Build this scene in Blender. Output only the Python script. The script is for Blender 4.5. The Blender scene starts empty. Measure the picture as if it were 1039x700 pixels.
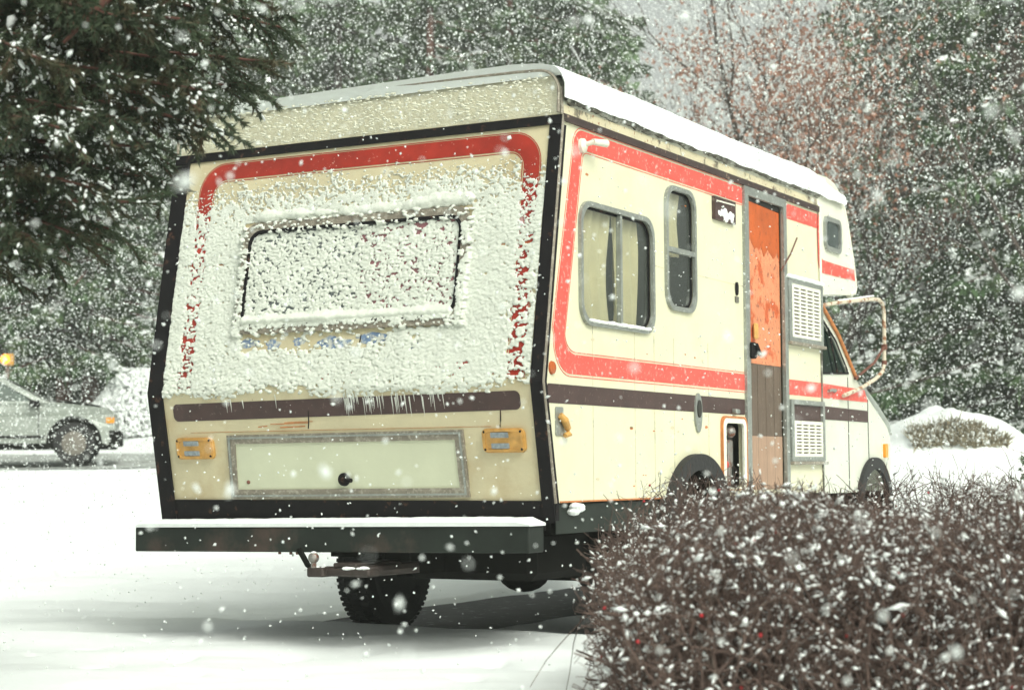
import bpy, math, random
import numpy as np
from mathutils import Vector, Matrix
from mathutils.geometry import tessellate_polygon
random.seed(7); rng = np.random.default_rng(7)
scn = bpy.context.scene
COL = scn.collection
pi = math.pi

# ------------------------------------------------------------------ camera frame (metres)
CAM = np.array([5.273, -7.693, 0.914]); YAW = 0.503; PITCH = 0.068; ROLL = -0.006
FW = np.array([-math.sin(YAW), math.cos(YAW)]); RT = np.array([math.cos(YAW), math.sin(YAW)])
def sl(s, l): # ground plan coordinates: s metres down the lane, l metres to the right
    return CAM[0] + FW[0]*s + RT[0]*l, CAM[1] + FW[1]*s + RT[1]*l
def to_sl(x, y):
    dx = x-CAM[0]; dy = y-CAM[1]
    return dx*FW[0]+dy*FW[1], dx*RT[0]+dy*RT[1]

# ------------------------------------------------------------------ materials
def mat(name, col, rough=0.6, metal=0.0, var=0.0, vscale=6.0, col2=None, lo=0.4, hi=0.6, c2scale=8.0, bump=0.0, bscale=60.0, spec=0.5,
        sss=0.0, col3=None, lo3=.55, hi3=.65, c3scale=30., stretch=(1, 1, 1), trans=0.0):
    m = bpy.data.materials.new(name); m.use_nodes = True
    nt = m.node_tree; N = nt.nodes; L = nt.links
    b = N['Principled BSDF']
    b.inputs['Roughness'].default_value = rough; b.inputs['Metallic'].default_value = metal
    b.inputs['Specular IOR Level'].default_value = spec
    tc = N.new('ShaderNodeTexCoord'); mp = N.new('ShaderNodeMapping'); mp.inputs['Scale'].default_value = stretch
    L.new(tc.outputs['Object'], mp.inputs['Vector'])
    def noise(sc, det=5):
        n = N.new('ShaderNodeTexNoise'); n.inputs['Scale'].default_value = sc; n.inputs['Detail'].default_value = det
        n.inputs['Roughness'].default_value = .62
        L.new(mp.outputs[0], n.inputs['Vector']); return n
    def mix(a, bcol, fac, blend='MIX'):
        x = N.new('ShaderNodeMix'); x.data_type = 'RGBA'; x.blend_type = blend
        if isinstance(a, tuple): x.inputs[6].default_value = (*a, 1)
        else: L.new(a, x.inputs[6])
        if isinstance(bcol, tuple): x.inputs[7].default_value = (*bcol, 1)
        else: L.new(bcol, x.inputs[7])
        if isinstance(fac, float): x.inputs[0].default_value = fac
        else: L.new(fac, x.inputs[0])
        return x.outputs[2]
    def ramp(n, a, c):
        r = N.new('ShaderNodeMapRange'); r.inputs[1].default_value = a; r.inputs[2].default_value = c
        L.new(n.outputs[0], r.inputs[0]); return r.outputs[0]
    cur = tuple(col)
    if var:
        dark = tuple(c*(1-var) for c in col)
        cur = mix(tuple(min(1, c*(1+var*.4)) for c in col), dark, ramp(noise(vscale), .3, .7))
    if col2: cur = mix(cur, tuple(col2), ramp(noise(c2scale), lo, hi))
    if col3: cur = mix(cur, tuple(col3), ramp(noise(c3scale), lo3, hi3))
    if isinstance(cur, tuple): b.inputs['Base Color'].default_value = (*cur, 1)
    else: L.new(cur, b.inputs['Base Color'])
    if bump:
        bp = N.new('ShaderNodeBump'); bp.inputs['Strength'].default_value = bump; bp.inputs['Distance'].default_value = .01
        L.new(noise(bscale, 6).outputs[0], bp.inputs['Height']); L.new(bp.outputs[0], b.inputs['Normal'])
    if sss:
        b.inputs['Subsurface Weight'].default_value = sss; b.inputs['Subsurface Scale'].default_value = .02
        b.inputs['Subsurface Radius'].default_value = (1, 1, 1)
    return m
def glassmat(name, tint=(.75, .85, .8), opac=.25, base=(.05, .07, .06)):
    m = bpy.data.materials.new(name); m.use_nodes = True
    nt = m.node_tree; N = nt.nodes; L = nt.links; N.clear()
    out = N.new('ShaderNodeOutputMaterial'); t = N.new('ShaderNodeBsdfTransparent'); t.inputs[0].default_value = (*tint, 1)
    d = N.new('ShaderNodeBsdfDiffuse'); d.inputs[0].default_value = (*base, 1)
    g = N.new('ShaderNodeBsdfGlossy'); g.inputs['Roughness'].default_value = .04
    lw0 = N.new('ShaderNodeLayerWeight'); pw = N.new('ShaderNodeMath'); pw.operation = 'POWER'; pw.inputs[1].default_value = 3.5; L.new(lw0.outputs['Facing'], pw.inputs[0])
    lw = N.new('ShaderNodeMapRange'); lw.inputs[3].default_value = .05; lw.inputs[4].default_value = .8; L.new(pw.outputs[0], lw.inputs[0])
    m1 = N.new('ShaderNodeMixShader'); m1.inputs[0].default_value = opac
    m2 = N.new('ShaderNodeMixShader')
    L.new(t.outputs[0], m1.inputs[1]); L.new(d.outputs[0], m1.inputs[2])
    L.new(lw.outputs[0], m2.inputs[0]); L.new(m1.outputs[0], m2.inputs[1]); L.new(g.outputs[0], m2.inputs[2])
    L.new(m2.outputs[0], out.inputs[0]); return m
def emit(name, col, s):
    m = bpy.data.materials.new(name); m.use_nodes = True; b = m.node_tree.nodes['Principled BSDF']
    b.inputs['Base Color'].default_value = (*col, 1); b.inputs['Emission Color'].default_value = (*col, 1)
    b.inputs['Emission Strength'].default_value = s; return m

SNOWC = (.83, .87, .85)
M = dict(
 snow=mat('snow', SNOWC, .75, var=.04, vscale=1.2, bump=.35, bscale=25, spec=.15),
 snow_fine=mat('snow_fine', (.84, .87, .85), .8, spec=.1),
 snow_soft=mat('snow_soft', (.84, .88, .86), .7, bump=.25, bscale=60, spec=.15),
 crust=mat('snow_crust', (.69, .72, .635), .8, var=.12, vscale=7, bump=.4, bscale=160, spec=.1, sss=.5),
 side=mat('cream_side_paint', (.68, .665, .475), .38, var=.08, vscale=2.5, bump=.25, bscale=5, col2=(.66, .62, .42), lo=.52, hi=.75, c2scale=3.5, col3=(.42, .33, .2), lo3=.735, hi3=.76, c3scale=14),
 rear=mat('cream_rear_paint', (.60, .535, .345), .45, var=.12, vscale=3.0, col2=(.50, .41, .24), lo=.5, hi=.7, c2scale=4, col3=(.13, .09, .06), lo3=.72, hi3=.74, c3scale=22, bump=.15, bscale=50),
 upper=mat('cream_textured_panel', (.66, .635, .47), .6, var=.08, vscale=8, bump=.8, bscale=55, col3=(.74, .74, .62), lo3=.52, hi3=.66, c3scale=40),
 pale=mat('pale_green_panel', (.60, .62, .45), .45, var=.07, vscale=5, bump=.2, bscale=20),
 white=mat('white_moulded_shell', (.70, .70, .58), .4, var=.05, vscale=3),
 cab=mat('grey_cream_cab_paint', (.62, .64, .54), .4, var=.10, vscale=4, bump=.1, bscale=12),
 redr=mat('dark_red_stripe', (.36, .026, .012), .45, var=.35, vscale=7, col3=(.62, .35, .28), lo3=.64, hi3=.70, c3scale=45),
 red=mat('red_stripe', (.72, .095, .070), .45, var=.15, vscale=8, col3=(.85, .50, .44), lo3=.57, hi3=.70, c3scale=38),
 brown=mat('brown_stripe', (.060, .030, .026), .5, var=.3, vscale=10, col3=(.22, .17, .15), lo3=.6, hi3=.75, c3scale=40),
 black=mat('black_trim', (.010, .009, .010), .75, spec=.15, var=.3, vscale=10, col3=(.07, .035, .025), lo3=.6, hi3=.68, c3scale=18),
 rail=mat('dark_brown_rail', (.045, .027, .024), .5, var=.3, vscale=12, col3=(.28, .2, .14), lo3=.6, hi3=.66, c3scale=25),
 cove=mat('weathered_cream_strip', (.62, .56, .38), .7, var=.1, col2=(.16, .14, .10), lo=.55, hi=.62, c2scale=9, col3=(.3, .12, .05), lo3=.6, hi3=.66, c3scale=30),
 gutter=mat('mouldy_gutter', (.13, .125, .10), .85, var=.5, vscale=12, col2=(.36, .37, .32), lo=.48, hi=.6, c2scale=7, col3=(.5, .5, .44), lo3=.6, hi3=.66, c3scale=35),
 alu=mat('dull_aluminium', (.34, .36, .33), .42, .55, var=.25, vscale=14, col3=(.55, .57, .53), lo3=.58, hi3=.66, c3scale=50),
 alud=mat('weathered_frame', (.26, .23, .18), .5, .2, var=.3, vscale=14, col3=(.40, .37, .30), lo3=.5, hi3=.62, c3scale=40),
 glass=glassmat('window_glass', (.92,.95,.92), .07),
 glassd=glassmat('dark_glass', (.25, .32, .3), .45, (.02, .04, .035)),
 curtain=mat('beige_curtain', (.86, .73, .50), .9, var=.12, vscale=8),
 inside=mat('dim_interior', (.05, .045, .035), .9),  # near-black colour stands in for shade inside the vehicle
 frost=mat('frosted_rear_glass', (.15, .17, .17), .35, var=.3, vscale=5),
 rearglass=mat('dark_rear_glass', (.07, .085, .085), .25, var=.3, vscale=5),
 orange=mat('salmon_peeled_paint', (.68, .25, .12), .6, var=.2, vscale=9, col2=(.50, .09, .02), lo=.53, hi=.58, c2scale=6, col3=(.30, .10, .05), lo3=.60, hi3=.63, c3scale=30, bump=.6, bscale=40),
 orange2=mat('dark_orange_paint', (.50, .095, .012), .5, var=.3, vscale=7, col3=(.28, .05, .01), lo3=.6, hi3=.66, c3scale=20, bump=.3, bscale=40),
 boarddk=mat('brown_board', (.12, .085, .06), .7, var=.35, vscale=10, stretch=(6, 6, 1), col3=(.3, .26, .2), lo3=.62, hi3=.7, c3scale=20),
 boardtan=mat('tan_plywood', (.36, .235, .16), .75, var=.25, vscale=8, stretch=(8, 8, 1)),
 amberp=mat('amber_lamp_housing', (.62, .34, .085), .45, var=.3, vscale=20),
 lens=mat('grey_lamp_lens', (.28, .32, .33), .3, var=.4, vscale=60),
 amber=mat('amber_lens', (.80, .30, .02), .3),
 redlens=mat('orange_red_lens', (.42, .09, .012), .25),
 tyre=mat('tyre_rubber', (.016, .016, .016), .8, bump=.6, bscale=40),
 rim=mat('steel_rim', (.04, .036, .03), .5, .5, col3=(.2, .08, .03), lo3=.5, hi3=.6, c3scale=15),
 under=mat('black_chassis', (.008, .008, .007), .9, var=.3, spec=.08),
 bumper=mat('bumper_dark_green_grey', (.018, .024, .019), .6, spec=.25, var=.4, vscale=4, col3=(.075, .05, .04), lo3=.50, hi3=.66, c3scale=2.4),
 rust=mat('rusted_tube', (.58, .52, .40), .6, col3=(.26, .10, .04), lo3=.50, hi3=.60, c3scale=18),
 rustd=mat('dark_rust', (.14, .05, .03), .7, var=.4, vscale=20),
 orust=mat('orange_rust_line', (.55, .20, .06), .7, var=.4, vscale=20),
 steel=mat('steel', (.25, .24, .22), .5, .6, col3=(.2, .08, .05), lo3=.5, hi3=.6),
 louvre=mat('white_louvre', (.74, .74, .62), .5, var=.08),
 dark=mat('dark_slot', (.03, .03, .025), .9),
 blue=mat('blue_paint_smear', (.16, .24, .38), .6, var=.3, vscale=30, col3=(.55, .56, .50), lo3=.45, hi3=.58, c3scale=30),
 redblk=mat('red_fitting', (.5, .03, .02), .5),
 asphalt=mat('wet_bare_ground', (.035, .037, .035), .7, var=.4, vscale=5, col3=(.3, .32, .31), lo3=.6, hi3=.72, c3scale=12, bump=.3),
 slush=mat('slushy_road', (.46, .49, .46), .7, var=.2, vscale=3, col3=(.2, .21, .19), lo3=.52, hi3=.62, c3scale=5, bump=.5, bscale=12),
 twig=mat('dark_red_brown_twig', (.125, .080, .064), .8, var=.5, vscale=14, col3=(.20, .15, .12), lo3=.58, hi3=.66, c3scale=30),
 berry=mat('red_berry', (.38, .01, .015), .4),
 needle=mat('dark_evergreen_needles', (.036, .056, .024), .7, var=.45, vscale=5, col3=(.060, .050, .022), lo3=.52, hi3=.62, c3scale=6),
 needle2=mat('forest_needles', (.052, .105, .036), .8, var=.5, vscale=1.2, col3=(.085, .120, .045), lo3=.5, hi3=.6, c3scale=2),
 needle3=mat('mid_green_foliage', (.075, .140, .045), .8, var=.45, vscale=1.2),
 bark=mat('dark_bark', (.075, .055, .045), .9, var=.4, vscale=9, bump=.6, bscale=20),
 barkr=mat('red_brown_bark', (.11, .045, .032), .9, var=.4, vscale=9, bump=.6, bscale=20),
 leaf=mat('withered_leaves', (.34, .17, .115), .85, var=.35, vscale=3),
 drygrass=mat('dry_tan_stalks', (.34, .30, .21), .9, var=.35, vscale=30),
 carpaint=mat('silver_green_paint', (.33, .36, .32), .35, .3, var=.12, vscale=2, col3=(.55, .57, .54), lo3=.55, hi3=.66, c3scale=12),
 lampon=emit('lit_amber', (1.0, .32, .01), 1.6),
 lampcore=emit('lit_amber_core', (1.0, .72, .15), 2.2),
)

# ------------------------------------------------------------------ mesh helpers
def setp(o, label=None, cat=None, group=None, kind=None):
    if label: o['label'] = label
    if cat: o['category'] = cat
    if group: o['group'] = group
    if kind: o['kind'] = kind
    return o
def empty(name, loc, label, cat, group=None):
    o = bpy.data.objects.new(name, None); COL.objects.link(o); o.location = loc; o.empty_display_size = .2
    return setp(o, label, cat, group)
def link(name, me, m, parent=None, smooth=False):
    o = bpy.data.objects.new(name, me); COL.objects.link(o)
    if m is not None:
        for mm in (m if isinstance(m, (list, tuple)) else [m]): me.materials.append(mm)
    if smooth: me.polygons.foreach_set('use_smooth', [True]*len(me.polygons))
    if parent is not None:
        o.parent = parent
        W = parent; t = Vector((0, 0, 0))
        while W is not None: t += W.location; W = W.parent
        o.location = -t      # meshes are written in world metres; every empty is unrotated at build time
    return o
def np_mesh(name, V, F):
    """V (n,3), F (k,3) or (k,4) uniform."""
    V = np.asarray(V, dtype=np.float32); F = np.asarray(F, dtype=np.int32)
    me = bpy.data.meshes.new(name); k, c = F.shape
    me.vertices.add(len(V)); me.vertices.foreach_set('co', V.ravel())
    me.loops.add(k*c); me.loops.foreach_set('vertex_index', F.ravel())
    me.polygons.add(k); me.polygons.foreach_set('loop_start', np.arange(0, k*c, c, dtype=np.int32))
    me.update(calc_edges=True); me.validate(); return me
class MB:
    def __init__(s): s.v = []; s.f = []
    def add(s, V, F):
        n = len(s.v); s.v += [tuple(p) for p in V]; s.f += [tuple(i+n for i in f) for f in F]; return s
    def box(s, x0, x1, y0, y1, z0, z1, bev=0):
        if bev:
            b = bev
            V = []; 
            for (x, sx) in ((x0, 1), (x1, -1)):
                for (y, sy) in ((y0, 1), (y1, -1)):
                    for (z, sz) in ((z0, 1), (z1, -1)):
                        V += [(x, y+sy*b, z+sz*b), (x+sx*b, y, z+sz*b), (x+sx*b, y+sy*b, z)]
            import bmesh
            bm = bmesh.new(); [bm.verts.new(p) for p in V]
            bmesh.ops.convex_hull(bm, input=bm.verts); bm.verts.index_update()
            s.add([v.co[:] for v in bm.verts], [[v.index for v in f.verts] for f in bm.faces]); bm.free(); return s
        V = [(x, y, z) for x in (x0, x1) for y in (y0, y1) for z in (z0, z1)]
        return s.add(V, [(0, 1, 3, 2), (4, 6, 7, 5), (0, 4, 5, 1), (2, 3, 7, 6), (0, 2, 6, 4), (1, 5, 7, 3)])
    def tube(s, pts, r, n=10, caps=True):
        pts = [Vector(p) for p in pts]; k = len(pts)
        rs = r if isinstance(r, (list, tuple)) else [r]*k
        up = Vector((0, 0, 1)); V = []
        for i, p in enumerate(pts):
            d = (pts[min(i+1, k-1)]-pts[max(i-1, 0)]).normalized()
            a = d.cross(up if abs(d.z) < .95 else Vector((1, 0, 0))).normalized(); b = d.cross(a)
            for j in range(n):
                t = 2*pi*j/n; V.append(p+(a*math.cos(t)+b*math.sin(t))*rs[i])
        F = [(i*n+j, i*n+(j+1) % n, (i+1)*n+(j+1) % n, (i+1)*n+j) for i in range(k-1) for j in range(n)]
        if caps: F += [tuple(range(n-1, -1, -1)), tuple(range((k-1)*n, k*n))]
        return s.add(V, F)
    def lathe(s, prof, c, axis='x', n=36):
        """prof list of (axial, radius)"""
        V = []
        for a, r in prof:
            for j in range(n):
                t = 2*pi*j/n; u, w = r*math.cos(t), r*math.sin(t)
                V.append((c[0]+a, c[1]+u, c[2]+w) if axis == 'x' else ((c[0]+u, c[1]+a, c[2]+w) if axis == 'y' else (c[0]+u, c[1]+w, c[2]+a)))
        k = len(prof)
        F = [(i*n+j, (i+1)*n+j, (i+1)*n+(j+1) % n, i*n+(j+1) % n) for i in range(k-1) for j in range(n)]
        F += [tuple(range(n)), tuple(range((k-1)*n, k*n))]
        return s.add(V, F)
    def ball(s, c, r, sq=(1, 1, 1), n=12):
        V = [(c[0], c[1], c[2]+r*sq[2])]; F = []
        for i in range(1, n//2):
            a = pi*i/(n//2)
            for j in range(n):
                t = 2*pi*j/n; V.append((c[0]+r*sq[0]*math.sin(a)*math.cos(t), c[1]+r*sq[1]*math.sin(a)*math.sin(t), c[2]+r*sq[2]*math.cos(a)))
        V.append((c[0], c[1], c[2]-r*sq[2])); m = n//2-1
        for j in range(n):
            F.append((0, 1+j, 1+(j+1) % n)); F.append((len(V)-1, 1+(m-1)*n+(j+1) % n, 1+(m-1)*n+j))
            for i in range(m-1): F.append((1+i*n+j, 1+(i+1)*n+j, 1+(i+1)*n+(j+1) % n, 1+i*n+(j+1) % n))
        return s.add(V, F)
    def plate(s, outer, holes, mp, t, d0=0.0):
        """polygon with holes in (u,v), mapped by mp(u,v,d); front at d0+t, back at d0"""
        loops = [[Vector((u, v, 0)) for u, v in L] for L in [outer]+list(holes)]
        tri = tessellate_polygon(loops); flat = [p for L in loops for p in L]; n = len(flat)
        V = [mp(p.x, p.y, d0+t) for p in flat]+[mp(p.x, p.y, d0) for p in flat]
        F = []
        fr = Vector(mp(flat[0].x, flat[0].y, 1.0))-Vector(mp(flat[0].x, flat[0].y, 0.0))
        for a, b, c in tri:
            A, B, C_ = (Vector(V[i]) for i in (a, b, c))
            if (B-A).cross(C_-A).dot(fr) < 0: a, c = c, a
            F.append((a, b, c)); F.append((n+c, n+b, n+a))
        o = 0
        for L in loops:
            k = len(L)
            for i in range(k):
                a, b = o+i, o+(i+1) % k; F.append((a, n+a, n+b, b))
            o += k
        return s.add(V, F)
    def build(s, name, m, parent=None, smooth=False, fix=False):
        me = bpy.data.meshes.new(name); me.from_pydata(s.v, [], s.f)
        if fix:
            import bmesh
            bm = bmesh.new(); bm.from_mesh(me); bmesh.ops.recalc_face_normals(bm, faces=bm.faces); bm.to_mesh(me); bm.free()
        me.update(); return link(name, me, m, parent, smooth)
def rrect(u0, u1, v0, v1, r, n=6):
    P = []
    for cx, cy, a0 in ((u1-r, v1-r, 0), (u0+r, v1-r, 90), (u0+r, v0+r, 180), (u1-r, v0+r, 270)):
        for i in range(n+1):
            a = math.radians(a0+90*i/n); P.append((cx+r*math.cos(a), cy+r*math.sin(a)))
    return P
def inset(P, d): # shrink toward centroid-ish for convex loops
    n = len(P); out = []
    cx = sum(p[0] for p in P)/n; cy = sum(p[1] for p in P)/n
    hx = max(abs(p[0]-cx) for p in P); hy = max(abs(p[1]-cy) for p in P)
    return [(cx+(p[0]-cx)*(hx-d)/hx, cy+(p[1]-cy)*(hy-d)/hy) for p in P]
def shear(P, k, c): # rear items slope slightly
    return [(u, v+k*(u-c)) for u, v in P]

# ------------------------------------------------------------------ noise (numpy)
def vnoise(x, y, seed=0):
    xi = np.floor(x).astype(np.int64); yi = np.floor(y).astype(np.int64); xf = x-xi; yf = y-yi
    def h(a, b):
        n = (a*374761393+b*668265263+seed*1274126177) & 0xffffffff
        n = ((n ^ (n >> 13))*1274126177) & 0xffffffff
        return ((n ^ (n >> 16)) & 0xffff)/65535.0
    u = xf*xf*(3-2*xf); v = yf*yf*(3-2*yf)
    return (h(xi, yi)*(1-u)+h(xi+1, yi)*u)*(1-v)+(h(xi, yi+1)*(1-u)+h(xi+1, yi+1)*u)*v
def fbm(x, y, o=4, seed=0):
    t = 0; a = .5
    for i in range(o): t = t+a*(vnoise(x*2**i, y*2**i, seed+i)-.5); a *= .5
    return t
def sst(a, b, x):
    t = np.clip((x-a)/(b-a), 0, 1); return t*t*(3-2*t)

# ------------------------------------------------------------------ TERRAIN
HS = np.array([-200, 9, 10.6, 11.2, 12.0, 13.6, 16, 20, 25, 28, 30, 35, 45, 60, 100, 220.])
HZ = np.array([0, 0, .015, .02, -.035, -.035, .14, .47, .82, .95, 1.0, 1.27, 2.0, 2.9, 4.2, 6.5])
_hs = np.linspace(-200, 220, 8401); _hz = np.interp(_hs, HS, HZ); _k = np.ones(21)/21
_hz = np.convolve(np.pad(_hz, 10, mode='edge'), _k, 'valid')
def ground_z(x, y, fine=True):
    x = np.asarray(x, float); y = np.asarray(y, float); s, l = to_sl(x, y)
    z = np.interp(s, _hs, _hz)
    if fine:
        z = z+fbm(s*.55, l*.22, 3, 3)*.12*sst(2, 6, s+4)+fbm(s*2.2, l*1.1, 3, 9)*.085
        z = z+np.clip(fbm(s*.9+3, l*.3, 2, 21), 0, 1)*.10*(1-sst(14, 20, s))
        for (fs, flr) in ((8.05, -.2), (8.5, .15), (8.8, -.1), (9.3, -.75), (9.0, -1.1), (8.3, -1.0), (8.6, -1.95), (8.95, -1.62), (9.4, -2.2), (9.8, -1.9), (8.25, -1.45), (9.1, -2.35)):
            z = z-.05*np.exp(-(((s-fs)/.09)**2+((l-flr)/.055)**2))
        # under the motorhome: flat bed, wind-scoured bare strip
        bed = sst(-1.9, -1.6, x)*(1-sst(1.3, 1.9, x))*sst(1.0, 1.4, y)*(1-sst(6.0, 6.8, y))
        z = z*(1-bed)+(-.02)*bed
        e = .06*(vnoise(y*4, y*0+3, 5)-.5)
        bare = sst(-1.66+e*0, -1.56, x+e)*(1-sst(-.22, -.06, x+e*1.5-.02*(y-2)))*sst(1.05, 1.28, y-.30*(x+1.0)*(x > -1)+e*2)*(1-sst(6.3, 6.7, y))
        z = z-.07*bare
    return z
def grid_mesh(name, S, Lr, zf, m, kind=None, off=0.0, smooth=True):
    SS, LL = np.meshgrid(S, Lr, indexing='ij'); X = CAM[0]+FW[0]*SS+RT[0]*LL; Y = CAM[1]+FW[1]*SS+RT[1]*LL
    Z = zf(X, Y)+off; V = np.stack([X, Y, Z], -1).reshape(-1, 3); a, b = len(S), len(Lr)
    I = np.arange(a*b).reshape(a, b)
    F = np.stack([I[:-1, :-1], I[:-1, 1:], I[1:, 1:], I[1:, :-1]], -1).reshape(-1, 4)
    return link(name, np_mesh(name, V, F), m, smooth=smooth)
S = np.concatenate([np.linspace(-140, -4, 18)[:-1], np.linspace(-4, 6, 60)[:-1], np.linspace(6, 18, 260)[:-1], np.linspace(18, 46, 200)[:-1], np.linspace(46, 160, 50)])
Lr = np.concatenate([np.linspace(-140, -16, 20)[:-1], np.linspace(-16, -6, 60)[:-1], np.linspace(-6, 6, 260)[:-1], np.linspace(6, 16, 60)[:-1], np.linspace(16, 140, 20)])
g = grid_mesh('snowy_ground', S, Lr, ground_z, M['snow']); setp(g, 'snow covered ground', kind='structure')
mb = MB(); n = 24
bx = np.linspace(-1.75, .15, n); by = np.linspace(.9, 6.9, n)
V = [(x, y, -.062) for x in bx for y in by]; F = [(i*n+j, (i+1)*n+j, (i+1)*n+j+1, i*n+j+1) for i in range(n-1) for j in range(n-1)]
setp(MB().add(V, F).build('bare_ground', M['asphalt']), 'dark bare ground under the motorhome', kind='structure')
r_ = grid_mesh('slushy_road', np.linspace(28.0, 34.6, 30), np.linspace(-60, 40, 220), lambda X, Y: ground_z(X, Y), M['slush'], off=.014)
setp(r_, 'slushy grey road behind the motorhome', kind='structure')

# snow bank heap on the right
def bank_h(s, l):
    h = np.interp(l, [3.4, 4.4, 4.8, 5.1, 5.33, 5.6, 5.97, 6.4, 7.2, 8.2], [0, .60, .84, .97, 1.13, 1.04, .92, .70, .38, 0])
    f = np.where(s < 22.3, sst(20.6, 22.3, s), 1-sst(22.8, 26, s))
    return h*f
def bank_z(X, Y):
    s, l = to_sl(X, Y); h = bank_h(s, l)
    return ground_z(X, Y, False)+h*(1+.25*fbm(s*1.6, l*2.2, 3, 44))+fbm(s*5, l*5, 2, 4)*.05*np.clip(h, 0, 1)-.10
setp(grid_mesh('snow_bank', np.linspace(20, 26.5, 90), np.linspace(2.5, 9, 110), bank_z, M['snow']), 'heap of ploughed snow right of the motorhome', kind='structure')
# dry brush showing on the face of the heap
def blades(P, D, w):
    """P base (n,3), D vector (n,3), thin triangles pairs"""
    n = len(P); side = np.cross(D, rng.normal(size=(n, 3))); side /= np.linalg.norm(side, axis=1)[:, None]+1e-9
    side = side*np.asarray(w).reshape(-1, 1)
    V = np.stack([P-side, P+side, P+D], 1).reshape(-1, 3); return V, np.arange(3*n).reshape(n, 3)
OCT = np.array([(1, 0, 0), (-1, 0, 0), (0, 1, 0), (0, -1, 0), (0, 0, 1), (0, 0, -1)], float)
OCTF = np.array([(0, 2, 4), (2, 1, 4), (1, 3, 4), (3, 0, 4), (2, 0, 5), (1, 2, 5), (3, 1, 5), (0, 3, 5)])
t_ = (1+5**.5)/2
ICO = np.array([(-1, t_, 0), (1, t_, 0), (-1, -t_, 0), (1, -t_, 0), (0, -1, t_), (0, 1, t_), (0, -1, -t_), (0, 1, -t_), (t_, 0, -1), (t_, 0, 1), (-t_, 0, -1), (-t_, 0, 1)])/math.sqrt(1+t_*t_)
ICOF = np.array([(0, 11, 5), (0, 5, 1), (0, 1, 7), (0, 7, 10), (0, 10, 11), (1, 5, 9), (5, 11, 4), (11, 10, 2), (10, 7, 6), (7, 1, 8), (3, 9, 4), (3, 4, 2), (3, 2, 6), (3, 6, 8), (3, 8, 9), (4, 9, 5), (2, 4, 11), (6, 2, 10), (8, 6, 7), (9, 8, 1)])
def blobs(P, R, base=OCT, bf=OCTF, axes=None, jit=.25):
    """P (n,3) centres, R (n,) or (n,3) radii; axes optional (n,3) stretch direction scaled"""
    n = len(P); R = np.asarray(R, float); R = R[:, None]*np.ones(3) if R.ndim == 1 else R
    B = base[None]*R[:, None, :]*(1+jit*(rng.random((n, len(base), 1))-.5)*2)
    if axes is None:
        q = rng.normal(size=(n, 4)); q /= np.linalg.norm(q, axis=1)[:, None]; w, x, y, z = q.T
        Rm = np.stack([1-2*(y*y+z*z), 2*(x*y-z*w), 2*(x*z+y*w), 2*(x*y+z*w), 1-2*(x*x+z*z), 2*(y*z-x*w), 2*(x*z-y*w), 2*(y*z+x*w), 1-2*(x*x+y*y)], -1).reshape(n, 3, 3)
    else:
        d = axes/(np.linalg.norm(axes, axis=1)[:, None]+1e-9); up = np.array([0, 0, 1.])+0*d
        a = np.cross(d, up); a /= np.linalg.norm(a, axis=1)[:, None]+1e-6; b = np.cross(a, d)
        Rm = np.stack([d, a, b], -1)
    V = np.einsum('nij,nkj->nki', Rm, B)+P[:, None]
    F = bf[None]+(np.arange(n)*len(base))[:, None, None]
    return V.reshape(-1, 3), F.reshape(-1, 3)
n = 26000
l = 4.78+rng.random(n)*1.12; s0 = 21.0+rng.random(n)*1.6
X, Y = sl(s0, l); zb = bank_z(X, Y); nq = fbm(l*5, zb*9, 3, 88); lim = (zb > 1.15+.14*nq) & (zb < 1.36+.07*np.sin(l*6+1)+.22*nq) & (nq > -.17+.1*np.abs(l-5.3)); X, Y, zb = X[lim], Y[lim], zb[lim]; n = len(X)
P = np.stack([X, Y, zb], -1)
D = rng.normal(size=(n, 3))*.05+np.array([0, 0, .06])-np.array([FW[0], FW[1], 0])*.05
V, F = blades(P, D, .013+0*P[:, 0])
m9 = min(800, n); V2, F2 = blobs(P[:m9]+rng.normal(size=(m9, 3))*.02+[0, 0, .05], .012+.02*rng.random(m9))
dg = link('dry_brush', np_mesh('dry_brush', V, F), M['drygrass']); setp(dg, 'dry tan brush showing through the snow heap', 'dry brush', kind='stuff')
link('snow_on_brush', np_mesh('snow_on_brush', V2, F2), M['snow_fine'], dg)

# ------------------------------------------------------------------ MOTORHOME
ZK, ZB, ZT, YB, YT = 1.332, .75, 2.66, .12, .233
def ry(z):
    if z < ZK: return YB*(ZK-z)/(ZK-ZB)
    if z < ZT: return YT*(z-ZK)/(ZT-ZK)
    return YT+(z-ZT)*.08
RV = empty('motorhome', (0, 1.84, -.06), 'old cream motorhome with red and brown stripes, snow crusted over its back wall and roof', 'motorhome')
SR = lambda u, v, d: (1.2+d, u, v)
SLf = lambda u, v, d: (-1.2-d, u, v)
RR = lambda u, v, d: (u, ry(v)-d, v)
# --- side walls
arch = [(1.84+.43*math.cos(a), .62+.36*math.sin(a)) for a in [math.radians(x) for x in np.linspace(20.5, 159.5, 25)]]
outl = [(YB+.004, ZB), (.004, ZK), (YT+.004, ZT), (4.0, ZT), (4.0, ZB)]+[(p[0], p[1]) for p in arch]
outl = [p for p in outl]
win1 = rrect(.40, 1.292, 1.632, 2.262, .11); win2 = rrect(1.452, 1.872, 1.785, 2.482, .105)
doorh = [(2.622, .78), (3.337, .78), (3.337, 2.618), (2.622, 2.618)]
hatch = rrect(2.262, 2.585, .79, 1.195, .05)
arch_ok = [(p[0], max(p[1], ZB+.002)) for p in arch]
wall = MB().plate([(YB+.004, ZB), (.004, ZK), (YT+.004, ZT), (4.0, ZT), (4.0, ZB)]+arch_ok, [inset(win1, .012), inset(win2, .012), doorh, hatch], SR, .03, -.03).build('side_wall', M['side'], RV)
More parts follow.
